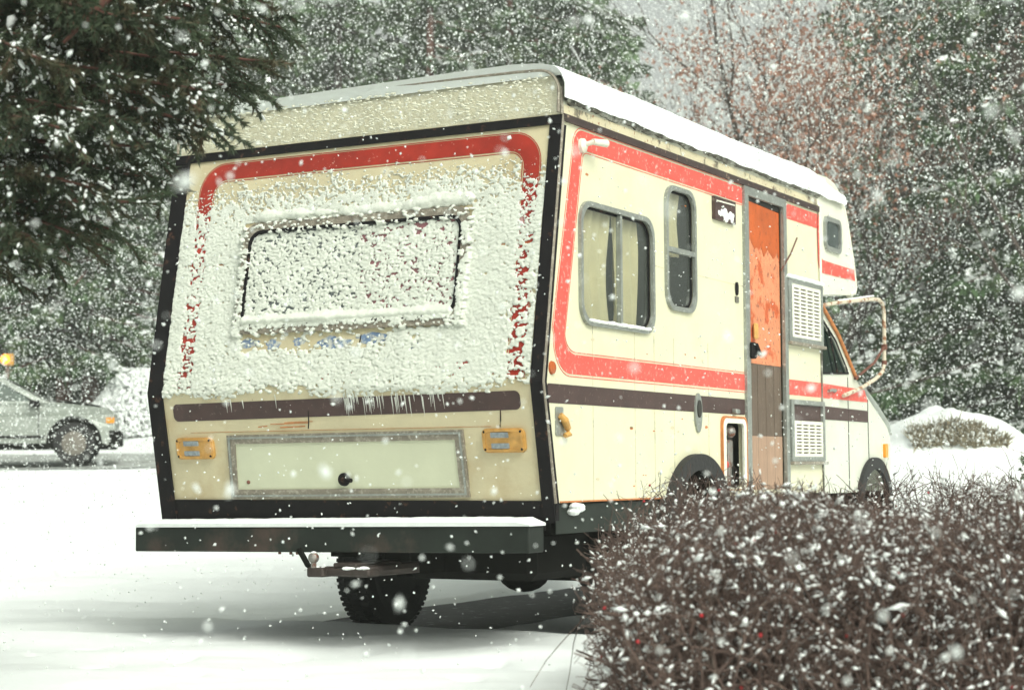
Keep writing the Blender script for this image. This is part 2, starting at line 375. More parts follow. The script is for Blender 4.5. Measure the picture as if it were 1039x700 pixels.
wl = MB().plate([(YB+.004, ZB), (.004, ZK), (YT+.004, ZT), (4.0, ZT), (4.0, ZB)]+arch_ok, [inset(win1, .012)], SLf, .03, -.03).build('side_wall', M['side'], RV)
# dark box inside: the dimness of the rooms is put into its colour
MB().box(-1.12, 1.02, .30, 3.95, .70, 2.60).build('dark_room_box', M['inside'], RV)
# --- rear wall (two slanted faces, one sheet)
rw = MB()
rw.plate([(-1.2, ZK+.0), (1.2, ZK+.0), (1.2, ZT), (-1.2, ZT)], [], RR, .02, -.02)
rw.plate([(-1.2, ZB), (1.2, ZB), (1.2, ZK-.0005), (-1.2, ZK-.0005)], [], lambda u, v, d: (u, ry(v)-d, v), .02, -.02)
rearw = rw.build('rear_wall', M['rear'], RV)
def roofpts(n=10, x0=1.19, ztop=2.888, r=.12):
    P = [(x0, 2.665)]
    for i in range(n+1):
        a = pi/2*i/n; P.append((x0-r+r*math.cos(a), ztop-r+r*math.sin(a)))
    return P
rp = roofpts(); crown = lambda x: .012*(1-(x/1.2)**2)
top = rp+[(x, 2.888+crown(x)) for x in np.linspace(.95, -.95, 9)]+[(-x, z) for x, z in rp[::-1]]
MB().plate([(x, z) for x, z in top], [], RR, .02, -.03).build('upper_rear_panel', M['upper'], RV)
# trims on the rear
def strip_r(name, poly, m, t=.006, parent=RV, d0=.0005): return MB().plate(poly, [], RR, t, d0).build(name, m, parent)
band = MB()
band.plate([(-1.206, 2.612), (1.206, 2.612), (1.206, 2.658), (-1.206, 2.658)], [], RR, .012)
for x0, x1 in ((-1.206, -1.108), (1.142, 1.206)):
    band.plate([(x0, ZK+.0005), (x1, ZK+.0005), (x1, 2.611), (x0, 2.611)], [], RR, .010)
    band.plate([(x0, .655), (x1, .655), (x1, ZK), (x0, ZK)], [], lambda u, v, d: (u, ry(v)-d if v > .7 else .13-d, v), .010)
band.build('black_edge_trim', M['black'], RV)
MB().plate([(-1.107, .62), (1.141, .62), (1.141, .762), (-1.107, .762)], [], lambda u, v, d: (u, ry(v)-d, v), .012).build('bottom_trim', M['black'], RV)
ed = MB()
for a, b in (((1.2, YB, ZB), (1.2, 0, ZK)), ((1.2, 0, ZK), (1.2, YT, ZT)), ((1.195, YT, ZT), (1.185, YT+.01, 2.80))):
    ed.tube([(a[0]+.004, a[1]+.006, a[2]), (b[0]+.004, b[1]+.006, b[2])], .010, 8)
ed.build('corner_moulding', M['alud'], RV)
sb = MB().plate([(YB+.012, .665), (YB+.012, ZB), (.014, ZK), (YT+.014, 2.61), (YT+.04, 2.61), (.045, ZK), (YB+.045, ZB), (YB+.045, .665)], [], SR, .004, .001).build('edge_trim', M['black'], RV)

# red loop on the rear, with pinstripes
def loop_band(u0, u1, v1, v0, w, r, open_bottom=True):
    """inverted U: outer rounded, inner rounded"""
    P = [(u0, v0)]
    for i in range(9):
        a = pi-pi/2*i/8; P.append((u0+r+r*math.cos(a), v1-r+r*math.sin(a)))
    for i in range(9):
        a = pi/2-pi/2*i/8; P.append((u1-r+r*math.cos(a), v1-r+r*math.sin(a)))
    P.append((u1, v0)); ri = r-w*.8; P.append((u1-w, v0))
    for i in range(9):
        a = pi/2*i/8; P.append((u1-w-ri+ri*math.cos(a), v1-w-ri+ri*math.sin(a)))
    for i in range(9):
        a = pi/2+pi/2*i/8; P.append((u0+w+ri+ri*math.cos(a), v1-w-ri+ri*math.sin(a)))
    P.append((u0+w, v0)); return P
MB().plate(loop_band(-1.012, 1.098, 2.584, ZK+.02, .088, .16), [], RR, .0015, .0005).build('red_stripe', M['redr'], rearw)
pin = MB(); pin.plate(loop_band(-1.020, 1.106, 2.592, ZK+.02, .004, .168), [], RR, .0015, .0005)
pin.plate(loop_band(-.917, 1.003, 2.488, ZK+.02, .004, .075), [], RR, .0015, .0005); pin.build('pinstripe', M['redr'], rearw)
MB().plate([(-.9, ZK+.045), (.98, ZK+.045), (.98, ZK+.12), (-.9, ZK+.12)], [], RR, .0015, .0005).build('red_stripe', M['redr'], rearw)
MB().plate(shear(rrect(-1.05, 1.075, 1.190, 1.282, .03), .010, 0), [], RR, .002, .0005).build('brown_stripe', M['brown'], rearw)
# smeared blue paint and orange scratches
for (a, b, z0, z1) in ((-.62, -.50, 1.56, 1.61), (-.45, -.36, 1.54, 1.60), (-.28, -.2, 1.56, 1.60), (-.12, .08, 1.52, 1.60), (.12, .34, 1.555, 1.61), (.36, .5, 1.51, 1.56)):
    P = [(a+(b-a)*(.5+.5*math.cos(t)*(1+.2*math.sin(5*t))), (z0+z1)/2+(z1-z0)*.5*math.sin(t)*(1+.25*math.cos(3*t))) for t in np.linspace(0, 2*pi, 24)[:-1]]
    MB().plate(P, [], RR, .001, .0008).build('paint_smear', M['blue'], rearw)
sc = MB()
for (a, b, z, h) in ((-.42, -.18, 1.153, .004), (-.36, -.20, 1.135, .006), (-.33, -.15, 1.16, .004), (-.50, -.44, 1.14, .005), (-.95, .9, 1.118, .002)):
    sc.plate([(a, z), (b, z+.004), (b, z+.004+h), (a, z+h)], [], RR, .001, .0008)
sc.build('rust_scratch', M['orust'], rearw)
for (x, z, l_) in ((-.17, 1.22, .09), (.96, 1.2, .08), (.42, 1.60, .09), (.56, 1.615, .07), (.14, 1.60, .06)):
    cr = MB(); cr.tube([RR(x, z, .002), RR(x-.004, z-l_*.6, .003), RR(x-.012, z-l_, .002)], .003, 5)
    cr.build('crack', M['black'], rearw)
MB().plate([(-1.105, 2.018), (-.70, 2.018), (-.70, 2.022), (-1.105, 2.022)], [], RR, .002, .0008).build('panel_seam', M['orust'], rearw)
MB().plate([(.80, 2.018), (1.14, 2.018), (1.14, 2.022), (.80, 2.022)], [], RR, .002, .0008).build('panel_seam', M['orust'], rearw)
# rear window: frame, glass
wf = rrect(-.665, .735, 1.632, 2.232, .085, 8)
rwf = MB().plate(wf, [inset(wf, .045)], RR, .022).build('rear_window', M['alud'], RV)
MB().plate(inset(wf, .046), [], RR, .006, .0005).build('pane', M['frost'], rwf)
MB().plate([(.08, 1.80), (.15, 1.72), (.66, 1.70), (.67, 2.17), (.05, 2.16), (.12, 2.0)], [], RR, .001, .006).build('red_curtain', mat('dull_red_cloth', (.30, .13, .14), .7, var=.3), rwf)
gk = inset(wf, .040); MB().plate(gk, [inset(gk, .014)], RR, .026).build('rubber_seal', M['black'], rwf)
# storage hatch
hb = [(-.722, .765), (.742, .778), (.742, 1.110), (-.704, 1.102)]
sth = MB().plate(hb, [inset(hb, .05)], RR, .016).build('storage_hatch', M['alud'], RV)
h2 = inset(hb, .012); MB().plate(h2, [inset(h2, .010)], RR, .022).build('hatch_lip', M['alu'], sth)
MB().plate(inset(hb, .05), [], RR, .008).build('hatch_panel', M['pale'], sth)
hn = MB(); hn.lathe([(0, .035), (-.012, .033), (-.016, .02)], (.01, ry(.87)-.008, .868), 'y', 20); hn.tube([(.01, ry(.87)-.03, .868), (.07, ry(.87)-.034, .862)], .011, 8)
hn.build('handle', M['black'], sth)
MB().ball((-.60, ry(.85)-.01, .855), .011).build('bolt', M['rustd'], sth)
# rear lamps
for (x0, x1, z0, z1) in ((-1.045, -.80, .978, 1.092), (.852, 1.085, .995, 1.112)):
    P = rrect(x0, x1, z0, z1, .028)
    lam = MB().plate(P, [], RR, .022).build('tail_lamp', M['amberp'], RV)
    MB().plate(rrect(x0+.006, x1-.006, z0+.006, z1-.006, .022), [rrect(x0+.018, x1-.018, z0+.016, z1-.016, .018)], RR, .028, 0).build('lamp_rim', M['amberp'], lam)
    cx = (x0+x1)/2-.015; zc = (z0+z1)/2
    for k in (-1, 1):
        MB().plate(rrect(cx-.048, cx+.048, zc+k*.026-.013, zc+k*.026+.013, .004), [], RR, .032, 0).build('lens', M['lens'], lam)
    for sx in (x0+.016, x1-.016):
        for sz in (z0+.016, z1-.016): MB().ball(RR(sx, sz, .026), .007, n=8).build('screw', M['black'], lam)
# --- stripes on the right side
def D_(poly, m, name, t=.0015, d0=.0005, holes=(), parent=wall): return MB().plate(poly, list(holes), SR, t, d0).build(name, m, parent)
zrt, zrb = 2.612, 2.515    # red band top
lz1, lz0 = 1.478, 1.380    # lower red band
def leftbend(u, w, off):
    P = []
    # outer path from top band down the back edge and along the bottom
    ro = .085+off
    o = [(2.618, zrt+off)]
    c = (.455, zrt-.10)
    for i in range(9):
        a = pi/2+i/8*(pi/2); o.append((c[0]+(.10+off)*math.cos(a), c[1]+(.10+off)*math.sin(a)))
    # leaning leg: x 0.355 at z 2.5 -> .125 at z 1.6
    o.append((.125-off, 1.60))
    c2 = (.30, 1.545)
    for i in range(9):
        a = pi+math.radians(-8)+i/8*(pi/2+math.radians(8)); o.append((c2[0]+(.165+off)*math.cos(a), c2[1]+(.165+off)*math.sin(a)))
    o.append((2.618, lz0-off)); return o
def innerpath(off):
    o = [(2.618, lz1+off)]
    c2 = (.36, 1.575)
    for i in range(9):
        a = 3*pi/2-i/8*(pi/2); o.append((c2[0]+(.12-off*.5)*math.cos(a)+off*.2, c2[1]+(.097-off)*math.sin(a)))
    c = (.50, zrb-.055)
    for i in range(9):
        a = pi-i/8*(pi/2); o.append((c[0]+(.06-off*.3)*math.cos(a)+off, c[1]+(.055-off)*math.sin(a)))
    o.append((2.618, zrb-off)); return o
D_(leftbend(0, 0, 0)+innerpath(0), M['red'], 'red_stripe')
def ribbon(path, w, name, m, parent=wall, t=.0016, d0=.0004):
    n = len(path); L_, R_ = [], []
    for i, p in enumerate(path):
        a = path[max(i-1, 0)]; b = path[min(i+1, n-1)]; dx, dy = b[0]-a[0], b[1]-a[1]; q = math.hypot(dx, dy) or 1
        L_.append((p[0]-dy/q*w/2, p[1]+dx/q*w/2)); R_.append((p[0]+dy/q*w/2, p[1]-dx/q*w/2))
    return MB().plate(L_+R_[::-1], [], SR, t, d0).build(name, m, parent)
ribbon(leftbend(0, 0, .012), .004, 'pinstripe', M['red']); ribbon(innerpath(.010), .004, 'pinstripe', M['red'])
D_([(3.342, zrb), (3.98, zrb), (3.98, zrt), (3.342, zrt)], M['red'], 'red_stripe')
D_([(3.342, lz0), (4.0, lz0), (4.0, lz1), (3.342, lz1)], M['red'], 'red_stripe')
D_(rrect(.058, 2.612, 1.232, 1.326, .012), M['brown'], 'brown_stripe')
for k in range(26):
    y = .5+2.0*random.random(); z = random.choice((.8, .86, 1.1, 1.17, 1.52, 2.38))+.05*random.random(); q = .006+.014*random.random()
    if not (2.2 < y < 2.62 and z < 1.23): MB().plate([(y+q*math.cos(t)*(1+.5*random.random()), z+q*.35*math.sin(t)*(1+.6*random.random())) for t in np.linspace(0, 2*pi, 9)[:-1]], [], SR, .0007, .0003).build('scuff_mark', M['cove'] if k % 2 else M['orust'], wall)
# faint vertical panel joints and a horizontal one
for y in (.55, 1.05, 1.30, 1.56, 2.05):
    z1 = 1.37
    MB().plate([(y, .76), (y+.003, .76), (y+.003, 1.63), (y, 1.63)], [], SR, .0012, .0003).build('panel_joint', M['cove'], wall)
for y0, y1 in ((.16, .39), (1.31, 1.44), (1.89, 2.61)): MB().plate([(y0, 2.012), (y1, 2.008), (y1, 2.011), (y0, 2.015)], [], SR, .0012, .0003).build('panel_joint', M['cove'], wall)
D_([(YB+.06, ZB+.001), (1.40, ZB+.001), (1.40, ZB+.009), (YB+.06, ZB+.009)], M['orust'], 'rust_edge', .004)
# --- rails over the side
for mpf in (SR, SLf):
    MB().plate([(YT, 2.628), (4.0, 2.628), (4.0, 2.664), (YT, 2.664)], [], mpf, .014, .002).build('rain_rail', M['rail'], RV)
    MB().plate([(YT+.02, 2.664), (4.0, 2.664), (4.0, 2.715), (YT+.02, 2.715)], [], mpf, .012, -.015).build('cove_strip', M['cove'], RV)
N_ = 520; V = []
for i in range(N_):
    y0 = .27+i*(3.74/(N_-1)); nz_ = float(fbm(np.array(y0*6.), np.array(4.), 3, 41)); n2 = float(fbm(np.array(y0*40.), np.array(4.), 3, 42))
    lo_ = 2.728+.03*nz_+.016*n2; p_ = .012+.02*nz_+.012*n2
    V += [(1.188, y0, lo_+.004), (1.2+p_*.6, y0, lo_), (1.206+p_, y0, lo_+.012), (1.205+p_*.8, y0, 2.765), (1.17, y0, 2.775)]
MB().add(V, [(i*5+j, (i+1)*5+j, (i+1)*5+j+1, i*5+j+1) for i in range(N_-1) for j in range(4)]).build('gutter', M['gutter'], RV)
# --- roof
rf = MB(); ys = [YT+.02, 1.0, 2.0, 3.0, 4.0, 4.25]
V = []; 
for y in ys:
    for x, z in top: V.append((x, y, z))
k = len(top); F = [(i*k+j, i*k+j+1, (i+1)*k+j+1, (i+1)*k+j) for i in range(len(ys)-1) for j in range(k-1)]
roof = rf.add(V, F).build('roof', M['white'], RV, True)
# roof snow: a smooth quilt hanging over the right edge
def roof_snow():
    nu, nv = 90, 260
    ysn = np.linspace(.215, 4.52, nv); P = np.zeros((nu, nv, 3))
    for j, y in enumerate(ysn):
        front = sst(3.9, 4.5, y); back = 1-sst(.215, .30, y)
        for i in range(nu):
            u = i/(nu-1)
            # cross-section: right lip -> top -> left lip
            th = u*pi
            xr = 1.228 if th < pi/2 else 1.16
            ct = math.cos(th); st = math.sin(th); e = .16
            x = xr*np.sign(ct)*abs(ct)**e; zt = .30*(abs(st)**.62)
            nl = fbm(np.array(y*1.3), np.array(x*1.1), 3, 31); nf = fbm(np.array(y*7.), np.array(u*18.), 3, 32)
            edge = 2.742+.035*fbm(np.array(y*3.1), np.array(1.), 3, 55)+.012*fbm(np.array(y*19.), np.array(2.), 2, 56)
            H = 2.945+.03*nl-.045*(1-sst(-1.1, -.2, x))
            H = H-.012*back-.10*front
            lo = edge if th < pi/2 else 2.86
            z = lo+(H-lo)*(abs(st)**.5)
            P[i, j] = (x+.012*nf*abs(ct), y, z+.010*nf*st)
            if back > 0: P[i, j, 1] = y
    V = P.reshape(-1, 3); I = np.arange(nu*nv).reshape(nu, nv)
    F = np.stack([I[:-1, :-1], I[:-1, 1:], I[1:, 1:], I[1:, :-1]], -1).reshape(-1, 4)
    # closing walls at both ends
    return V, F
V, F = roof_snow()
# add end caps (drop the first and last ring into the roof)
nu, nv = 90, 260
capV = []; capF = []
base = len(V)
for jj in (0, nv-1):
    ring = [i*nv+jj for i in range(nu)]
    o = base+len(capV)
    for r0 in ring:
        p = V[r0]; capV.append((p[0]*.985, p[1]+(.03 if jj == 0 else -.02), min(p[2], 2.86)))
    for i in range(nu-1):
        q = (ring[i], ring[i+1], o+i+1, o+i); capF.append(q if jj else q[::-1])
V = np.vstack([V, np.array(capV)]); F = np.vstack([F, np.array(capF)])
link('roof_snow', np_mesh('roof_snow', V, F), M['snow_soft'], roof, True)
# thin grey edge strip over rear upper panel
ets = MB(); ets.tube([RR(x*1.0, z+.004, .02) for x, z in top], .008, 6); ets.build('roof_edge_moulding', M['alud'], RV)

# --- cab-over bunk
cop = [(4.0, 2.07), (4.30, 2.095), (4.70, 2.125), (4.82, 2.155), (4.845, 2.19), (4.825, 2.25), (4.79, 2.36), (4.72, 2.50), (4.66, 2.62), (4.60, 2.73), (4.50, 2.81), (4.36, 2.865), (4.18, 2.885), (4.0, 2.888)]
cw = rrect(4.09, 4.46, 2.385, 2.620, .06)
def bulge_x(y, z): # fibreglass shell: slightly proud, rounded toward front
    r = 1.205-.022*(y-4.0)/.85
    return r
def shell(prof, holes, xf, name, m, parent, tk=.02, skip=()):
    mbx = MB()
    for sgn in (1, -1):
        mbx.plate(prof, holes, (lambda u, v, d, sgn=sgn: (sgn*(xf(u, v)+d), u, v)), tk, -tk)
    n = len(prof); xs = np.linspace(-1, 1, 9)
    V = [(xf(p[0], p[1])*x*.998, p[0], p[1]) for p in prof for x in xs]
    F = [(i*9+j, i*9+j+1, (i+1)*9+j+1, (i+1)*9+j) for i in range(n-1) for j in range(8)]
    mbx.add(V, F); return mbx.build(name, m, parent, fix=False)
bunk = shell(cop, [inset(cw, .01)], bulge_x, 'bunk_shell', M['white'], RV)
SB = lambda u, v, d: (bulge_x(u, v)+d, u, v)
bw_ = MB().plate(cw, [inset(cw, .03)], SB, .018).build('bunk_window', M['alu'], RV)
MB().plate(inset(cw, .03), [], SB, .006, -.004).build('pane', M['rearglass'], bw_)
MB().box(-1.1, 1.1, 4.01, 4.40, 2.15, 2.80).build('dark_bunk_box', M['inside'], RV)  # dark box, shade inside the bunk painted as its colour
rs = [(3.985, 2.612), (4.0, 2.60), (4.025, 2.33), (4.06, 2.312), (4.30, 2.310), (4.805, 2.312), (4.832, 2.235), (4.30, 2.225), (4.03, 2.222), (3.985, 2.25), (3.972, 2.30), (3.965, 2.5)]
MB().plate(rs, [], SB, .003, .0005).build('red_stripe', M['red'], bunk)
for ox in (0,):
    hp = [(p[0]+.0, p[1]) for p in ((4.79, 2.36), (4.825, 2.25))]
    fr = MB(); xs = np.linspace(-1, 1, 9)
    q = [(4.808, 2.312), (4.836, 2.235)]
    V = [(bulge_x(a, b)*x, a+.008, b) for a, b in q for x in xs]; fr.add(V, [(j, j+1, 9+j+1, 9+j) for j in range(8)]); fr.build('red_stripe', M['red'], bunk)
MB().tube([(bulge_x(a, b)-.012, a-.012, b-.008*(b > 2.7)) for a, b in cop[2:13]], .022, 8).build('bunk_edge', M['white'], bunk)
MB().tube([(bulge_x(4.0, 2.66)+.006, 3.995, 2.07), (1.212, 3.995, 2.66), (1.19, 3.995, 2.72)], .010, 6).build('bunk_joint', M['louvre'], RV)

# --- cab
cabp = [(4.0, .74), (4.70, .74)]+[(5.17+.40*math.cos(a), .60+.37*math.sin(a)) for a in [math.radians(x) for x in np.linspace(158, 22, 17)]]+[(5.60, .76), (5.63, .95), (5.62, 1.14), (5.55, 1.21), (5.43, 1.262), (5.22, 1.350), (5.02, 1.435), (4.85, 1.510), (4.775, 1.545), (4.60, 1.672), (4.38, 1.828), (4.20, 1.925), (4.03, 2.01), (4.0, 2.06)]
def cabx(y, z):
    return 1.195-.030*(y-4.0)/1.65
cwin = [(4.035, 1.548), (4.60, 1.572), (4.575, 1.60), (4.34, 1.778), (4.035, 1.915)]
cab = shell(cabp, [cwin], cabx, 'cab', M['cab'], RV, skip=range(0, 19))
wwm = MB()
for sgn in (1, -1):
    for (cy_, cz_, ra, rb) in ((5.17, .60, .40, .37), (1.84, .62, .43, .36)):
        A_ = np.linspace(-.35, pi+.35, 21); V = [(sgn*xx, cy_+ra*1.01*math.cos(a), cz_+rb*1.01*math.sin(a)) for a in A_ for xx in (.60, 1.165)]
        wwm = MB().add(V, [(2*i, 2*i+1, 2*i+3, 2*i+2) for i in range(20)]+[tuple(2*i for i in range(21))]); wwm.build('wheel_well', M['under'], RV)
SC = lambda u, v, d: (cabx(u, v)+d, u, v)
cwd = MB().plate(inset(cwin, -.018), [inset(cwin, .006)], SC, .008, .0).build('cab_window', M['black'], RV)
MB().plate(cwin, [], SC, .004, -.014).build('pane', M['glassd'], cwd)
MB().tube([SC(4.17, 1.86, .006), SC(4.36, 1.56, .006)], .007, 6).build('quarter_bar', M['black'], cwd)
MB().box(-.95, .95, 4.02, 4.75, .9, 1.50).build('dark_cab_box', M['inside'], RV)  # dark box, shade inside the cab painted as its colour
ws = MB(); xs = np.linspace(-.92, .92, 9)
V = [(x*cabx(a, b), a+.012, b+.014) for a, b in ((4.75, 1.565), (4.60, 1.675), (4.38, 1.832), (4.20, 1.93), (4.05, 2.00)) for x in xs]
ws.add(V, [(i*9+j, i*9+j+1, (i+1)*9+j+1, (i+1)*9+j) for i in range(4) for j in range(8)]); ws.build('windscreen', M['rearglass'], RV)
MB().tube([SC(4.03, 2.0, .012), SC(4.20, 1.915, .012), SC(4.39, 1.815, .012), SC(4.60, 1.665, .012), SC(4.775, 1.54, .012)], .013, 8).build('drip_rail', M['orust'], RV)
MB().plate([(4.003, lz0), (5.06, lz0), (4.99, lz1-.012), (4.003, lz1)], [], SC, .003, .0005).build('red_stripe', M['red'], cab)
MB().plate([(4.003, 1.236), (5.07, 1.236), (5.06, 1.318), (4.003, 1.326)], [], SC, .003, .0005).build('brown_stripe', M['brown'], cab)
for (a, b, c, d) in ((5.075, .93, 5.065, 1.40), (4.60, .76, 4.60, 1.54)):
    MB().tube([SC(a, b, .001), SC(c, (b+d)/2, .001), SC(c, d, .001)], .0035, 5).build('door_gap', M['black'], cab)
MB().tube([(1.206, 4.0, .75), (1.206, 4.0, 2.06)], .007, 6).build('cab_joint', M['gutter'], RV)
hs = MB(); xs = np.linspace(-1, 1, 15); pr = [(4.80, 1.530), (4.86, 1.535), (5.02, 1.480), (5.22, 1.400), (5.43, 1.318), (5.55, 1.265), (5.63, 1.17)]
V = [(cabx(a, b)*x*1.006+.004, a+.02*random.random(), b+.012*random.random()-.02*(abs(x) > .99)) for a, b in pr for x in xs]
hs.add(V, [(i*15+j, i*15+j+1, (i+1)*15+j+1, (i+1)*15+j) for i in range(6) for j in range(14)]); hs.build('bonnet_snow', M['snow_soft'], cab, True)
mk = MB().plate(rrect(5.40, 5.47, .985, 1.085, .012), [], SC, .03).build('marker_lamp', M['amber'], RV)
MB().plate(rrect(5.385, 5.485, .97, 1.10, .012), [], SC, .008, .0005).build('lamp_base', M['louvre'], mk)
MB().tube([SC(4.12, 1.43, .02), SC(4.16, 1.435, .03), SC(4.24, 1.437, .03), SC(4.27, 1.43, .01)], .011, 8).build('cab_door_handle', M['alu'], RV)
# nose
for sx in (-.72, .72):
    hl = MB(); hl.lathe([(0, .105), (.03, .10), (.045, .06)], (sx, 5.615, 1.0), 'y', 24); hl.build('headlight', M['lens'], RV)
gr = MB(); [gr.box(-.5, .5, 5.615, 5.65, z, z+.02) for z in (.88, .92, .96, 1.0, 1.04, 1.08)]; gr.build('grille', M['alu'], RV)
MB().box(-1.05, 1.05, 5.62, 5.74, .58, .72, .02).build('front_bumper', M['alu'], RV)

# --- windows on the side
def side_window(P, mull=None, horiz=None):
    w = MB().plate(P, [inset(P, .026)], SR, .018).build('window', M['alu'], RV)
    g_ = inset(P, .024); MB().plate(g_, [inset(g_, .012)], SR, .014, -.02).build('rubber_seal', M['black'], w)
    MB().plate(inset(P, .030), [], SR, .003, -.012).build('pane', M['glass'], w)
    us = [p[0] for p in P]; vs = [p[1] for p in P]
    if mull: MB().box(1.186, 1.212, mull-.012, mull+.012, min(vs)+.03, max(vs)-.03).build('mullion', M['alu'], w)
    if horiz: MB().box(1.186, 1.216, min(us)+.02, max(us)-.02, horiz-.016, horiz+.012).build('mullion', M['alu'], w)
    return w
def curtain(y0, y1, z0, z1, parent, waves=5, lean=0.0, x=1.13, amp=.018, pinch=0.):
    nu, nv = 70, 14; V = []
    for i in range(nu):
        for j in range(nv):
            u = i/(nu-1); v = j/(nv-1); sq = 1-pinch*math.sin(pi*v)
            y = y0+(y1-y0)*(u*sq)+lean*v; V.append((x+amp*math.sin(u*waves*2*pi+1.3*math.sin(3*v))+.006*math.sin(17*u+5*v), y, z0+(z1-z0)*v))
    F = [(i*nv+j, (i+1)*nv+j, (i+1)*nv+j+1, i*nv+j+1) for i in range(nu-1) for j in range(nv-1)]
    return MB().add(V, F).build('curtain', M['curtain'], parent, True)
w1 = side_window(win1, mull=.880)
curtain(.40, .865, 1.62, 2.25, w1, 4.5, 0, pinch=.06, x=1.15, amp=.013); curtain(.885, 1.19, 1.62, 2.25, w1, 3, 0, pinch=.04, x=1.15, amp=.013)
w2 = side_window(win2, horiz=2.125)
curtain(1.53, 1.76, 2.10, 2.47, w2, 2.5, 0, x=1.15, amp=.013); curtain(1.50, 1.62, 1.80, 2.10, w2, 1.5, 0, x=1.14, amp=.01)
# niche behind windows is the dark room box; snow on the lower frame
sn = MB()
for y in np.linspace(.5, 1.2, 18): sn.ball((1.218, y+.01*random.random(), 1.655+.004*random.random()), .014+.008*random.random(), (.8, 1.6, .6), 8)
sn.build('ledge_snow', M['snow_fine'], w1)

# --- small vent/sign near the top
vt = MB().plate([(2.140, 2.365), (2.460, 2.365), (2.460, 2.500), (2.140, 2.500)], [], SR, .022).build('small_vent', M['brown'], RV)
MB().plate([(2.16, 2.47), (2.44, 2.475), (2.44, 2.483), (2.16, 2.478)], [], SR, .026).build('vent_lip', M['louvre'], vt)
vs_ = MB(); [vs_.ball((1.22, 2.18+.26*random.random(), 2.385+.035*random.random()), .014+.014*random.random(), (.5, 1, 1), 8) for _ in range(16)]; vs_.build('vent_snow', M['snow_fine'], vt)
MB().plate([(2.500+.018*math.cos(t), 1.985+.040*math.sin(t)) for t in np.linspace(0, 2*pi, 21)[:-1]], [], SR, .012).build('lock_plate', M['black'], RV)
MB().plate([(2.478, 1.902), (2.53, 1.902), (2.53, 1.938), (2.478, 1.938)], [], SR, .008).build('small_plate', M['gutter'], RV)
# --- porch lamp
pl = MB(); pl.lathe([(0, .038), (.018, .036), (.030, .018)], (1.2, .445, 2.535), 'x', 20); pl.tube([(1.225, .445, 2.54), (1.27, .46, 2.552)], .013, 8); pl.tube([(1.262, .45, 2.55), (1.285, .56, 2.556)], [.016, .020], 12)
pl.build('porch_lamp', M['louvre'], RV)
# --- rear side reflector, hook, lock cover
MB().lathe([(0, .034), (.010, .030), (.016, .012)], (1.2, .105, 1.402), 'x', 20).build('side_reflector', M['redlens'], RV)
hk = MB().plate(rrect(.135, .215, 1.075, 1.215, .012), [], SR, .006).build('shore_hook', M['alu'], RV)
MB().tube([(1.212, .165, 1.175), (1.226, .19, 1.15), (1.220, .235, 1.11), (1.222, .24, 1.085), (1.216, .21, 1.075)], [.016, .020, .016, .018, .012], 10).build('orange_plug', M['amberp'], hk)
lc = MB().plate([(1.885+.05*math.cos(t), 1.228+.112*math.sin(t)) for t in np.linspace(0, 2*pi, 31)[:-1]], [], SR, .012).build('filler_cap', M['alu'], RV)
MB().plate([(1.885+.028*math.cos(t), 1.25+.05*math.sin(t)) for t in np.linspace(0, 2*pi, 21)[:-1]], [], SR, .018, .0).build('cap_recess', M['dark'], lc)
# --- fender arch rubber
ring = [(1.84+.44*math.cos(a), .62+.375*math.sin(a)) for a in np.linspace(0, pi, 31)]
ringi = [(1.84+.335*math.cos(a), .62+.285*math.sin(a)) for a in np.linspace(pi, 0, 31)]
MB().plate(ring+ringi, [], SR, .045, .001).build('fender_flare', M['tyre'], RV)
ringf = [(5.17+.42*math.cos(a), .60+.385*math.sin(a)) for a in np.linspace(0, pi, 31)]; ringfi = [(5.17+.34*math.cos(a), .60+.30*math.sin(a)) for a in np.linspace(pi, 0, 31)]
MB().plate(ringf+ringfi, [], lambda u, v, d: (cabx(u, v)+d, u, v), .03, .001).build('fender_flare', M['tyre'], RV)
fs = MB(); [fs.ball((1.235, 1.84+.36*math.cos(a), .62+.305*math.sin(a)), .006+.006*random.random(), (1, 1.8, 1.2), 6) for a in np.linspace(.5, 2.8, 46)]
fs.build('flare_snow', M['snow_fine'], RV)

# --- utility hatch (open, fittings inside)
uh = MB().plate(rrect(2.232, 2.610, .79, 1.212, .05), [rrect(2.285, 2.565, .80, 1.178, .03)], SR, .014).build('utility_hatch', M['louvre'], RV)
MB().plate(rrect(2.225, 2.617, .785, 1.219, .055), [rrect(2.236, 2.606, .788, 1.208, .05)], SR, .017).build('rust_rim', M['orust'], uh)
MB().box(1.125, 1.130, 2.24, 2.60, .78, 1.21).build('hatch_back', M['dark'], uh)
ft = MB(); ft.tube([(1.15, 2.36, 1.15), (1.16, 2.37, 1.04), (1.16, 2.44, .98), (1.16, 2.42, .80)], .022, 10); ft.box(1.14, 1.18, 2.40, 2.47, .92, 1.08, .008); ft.ball((1.16, 2.46, 1.13), .04)
ft.build('hatch_fittings', M['steel'], uh)
MB().ball((1.17, 2.35, .935), .030).build('red_valve', M['redblk'], uh)
MB().box(1.2, 1.235, 2.40, 2.46, 1.235, 1.262, .006).build('hatch_latch', M['alu'], uh)

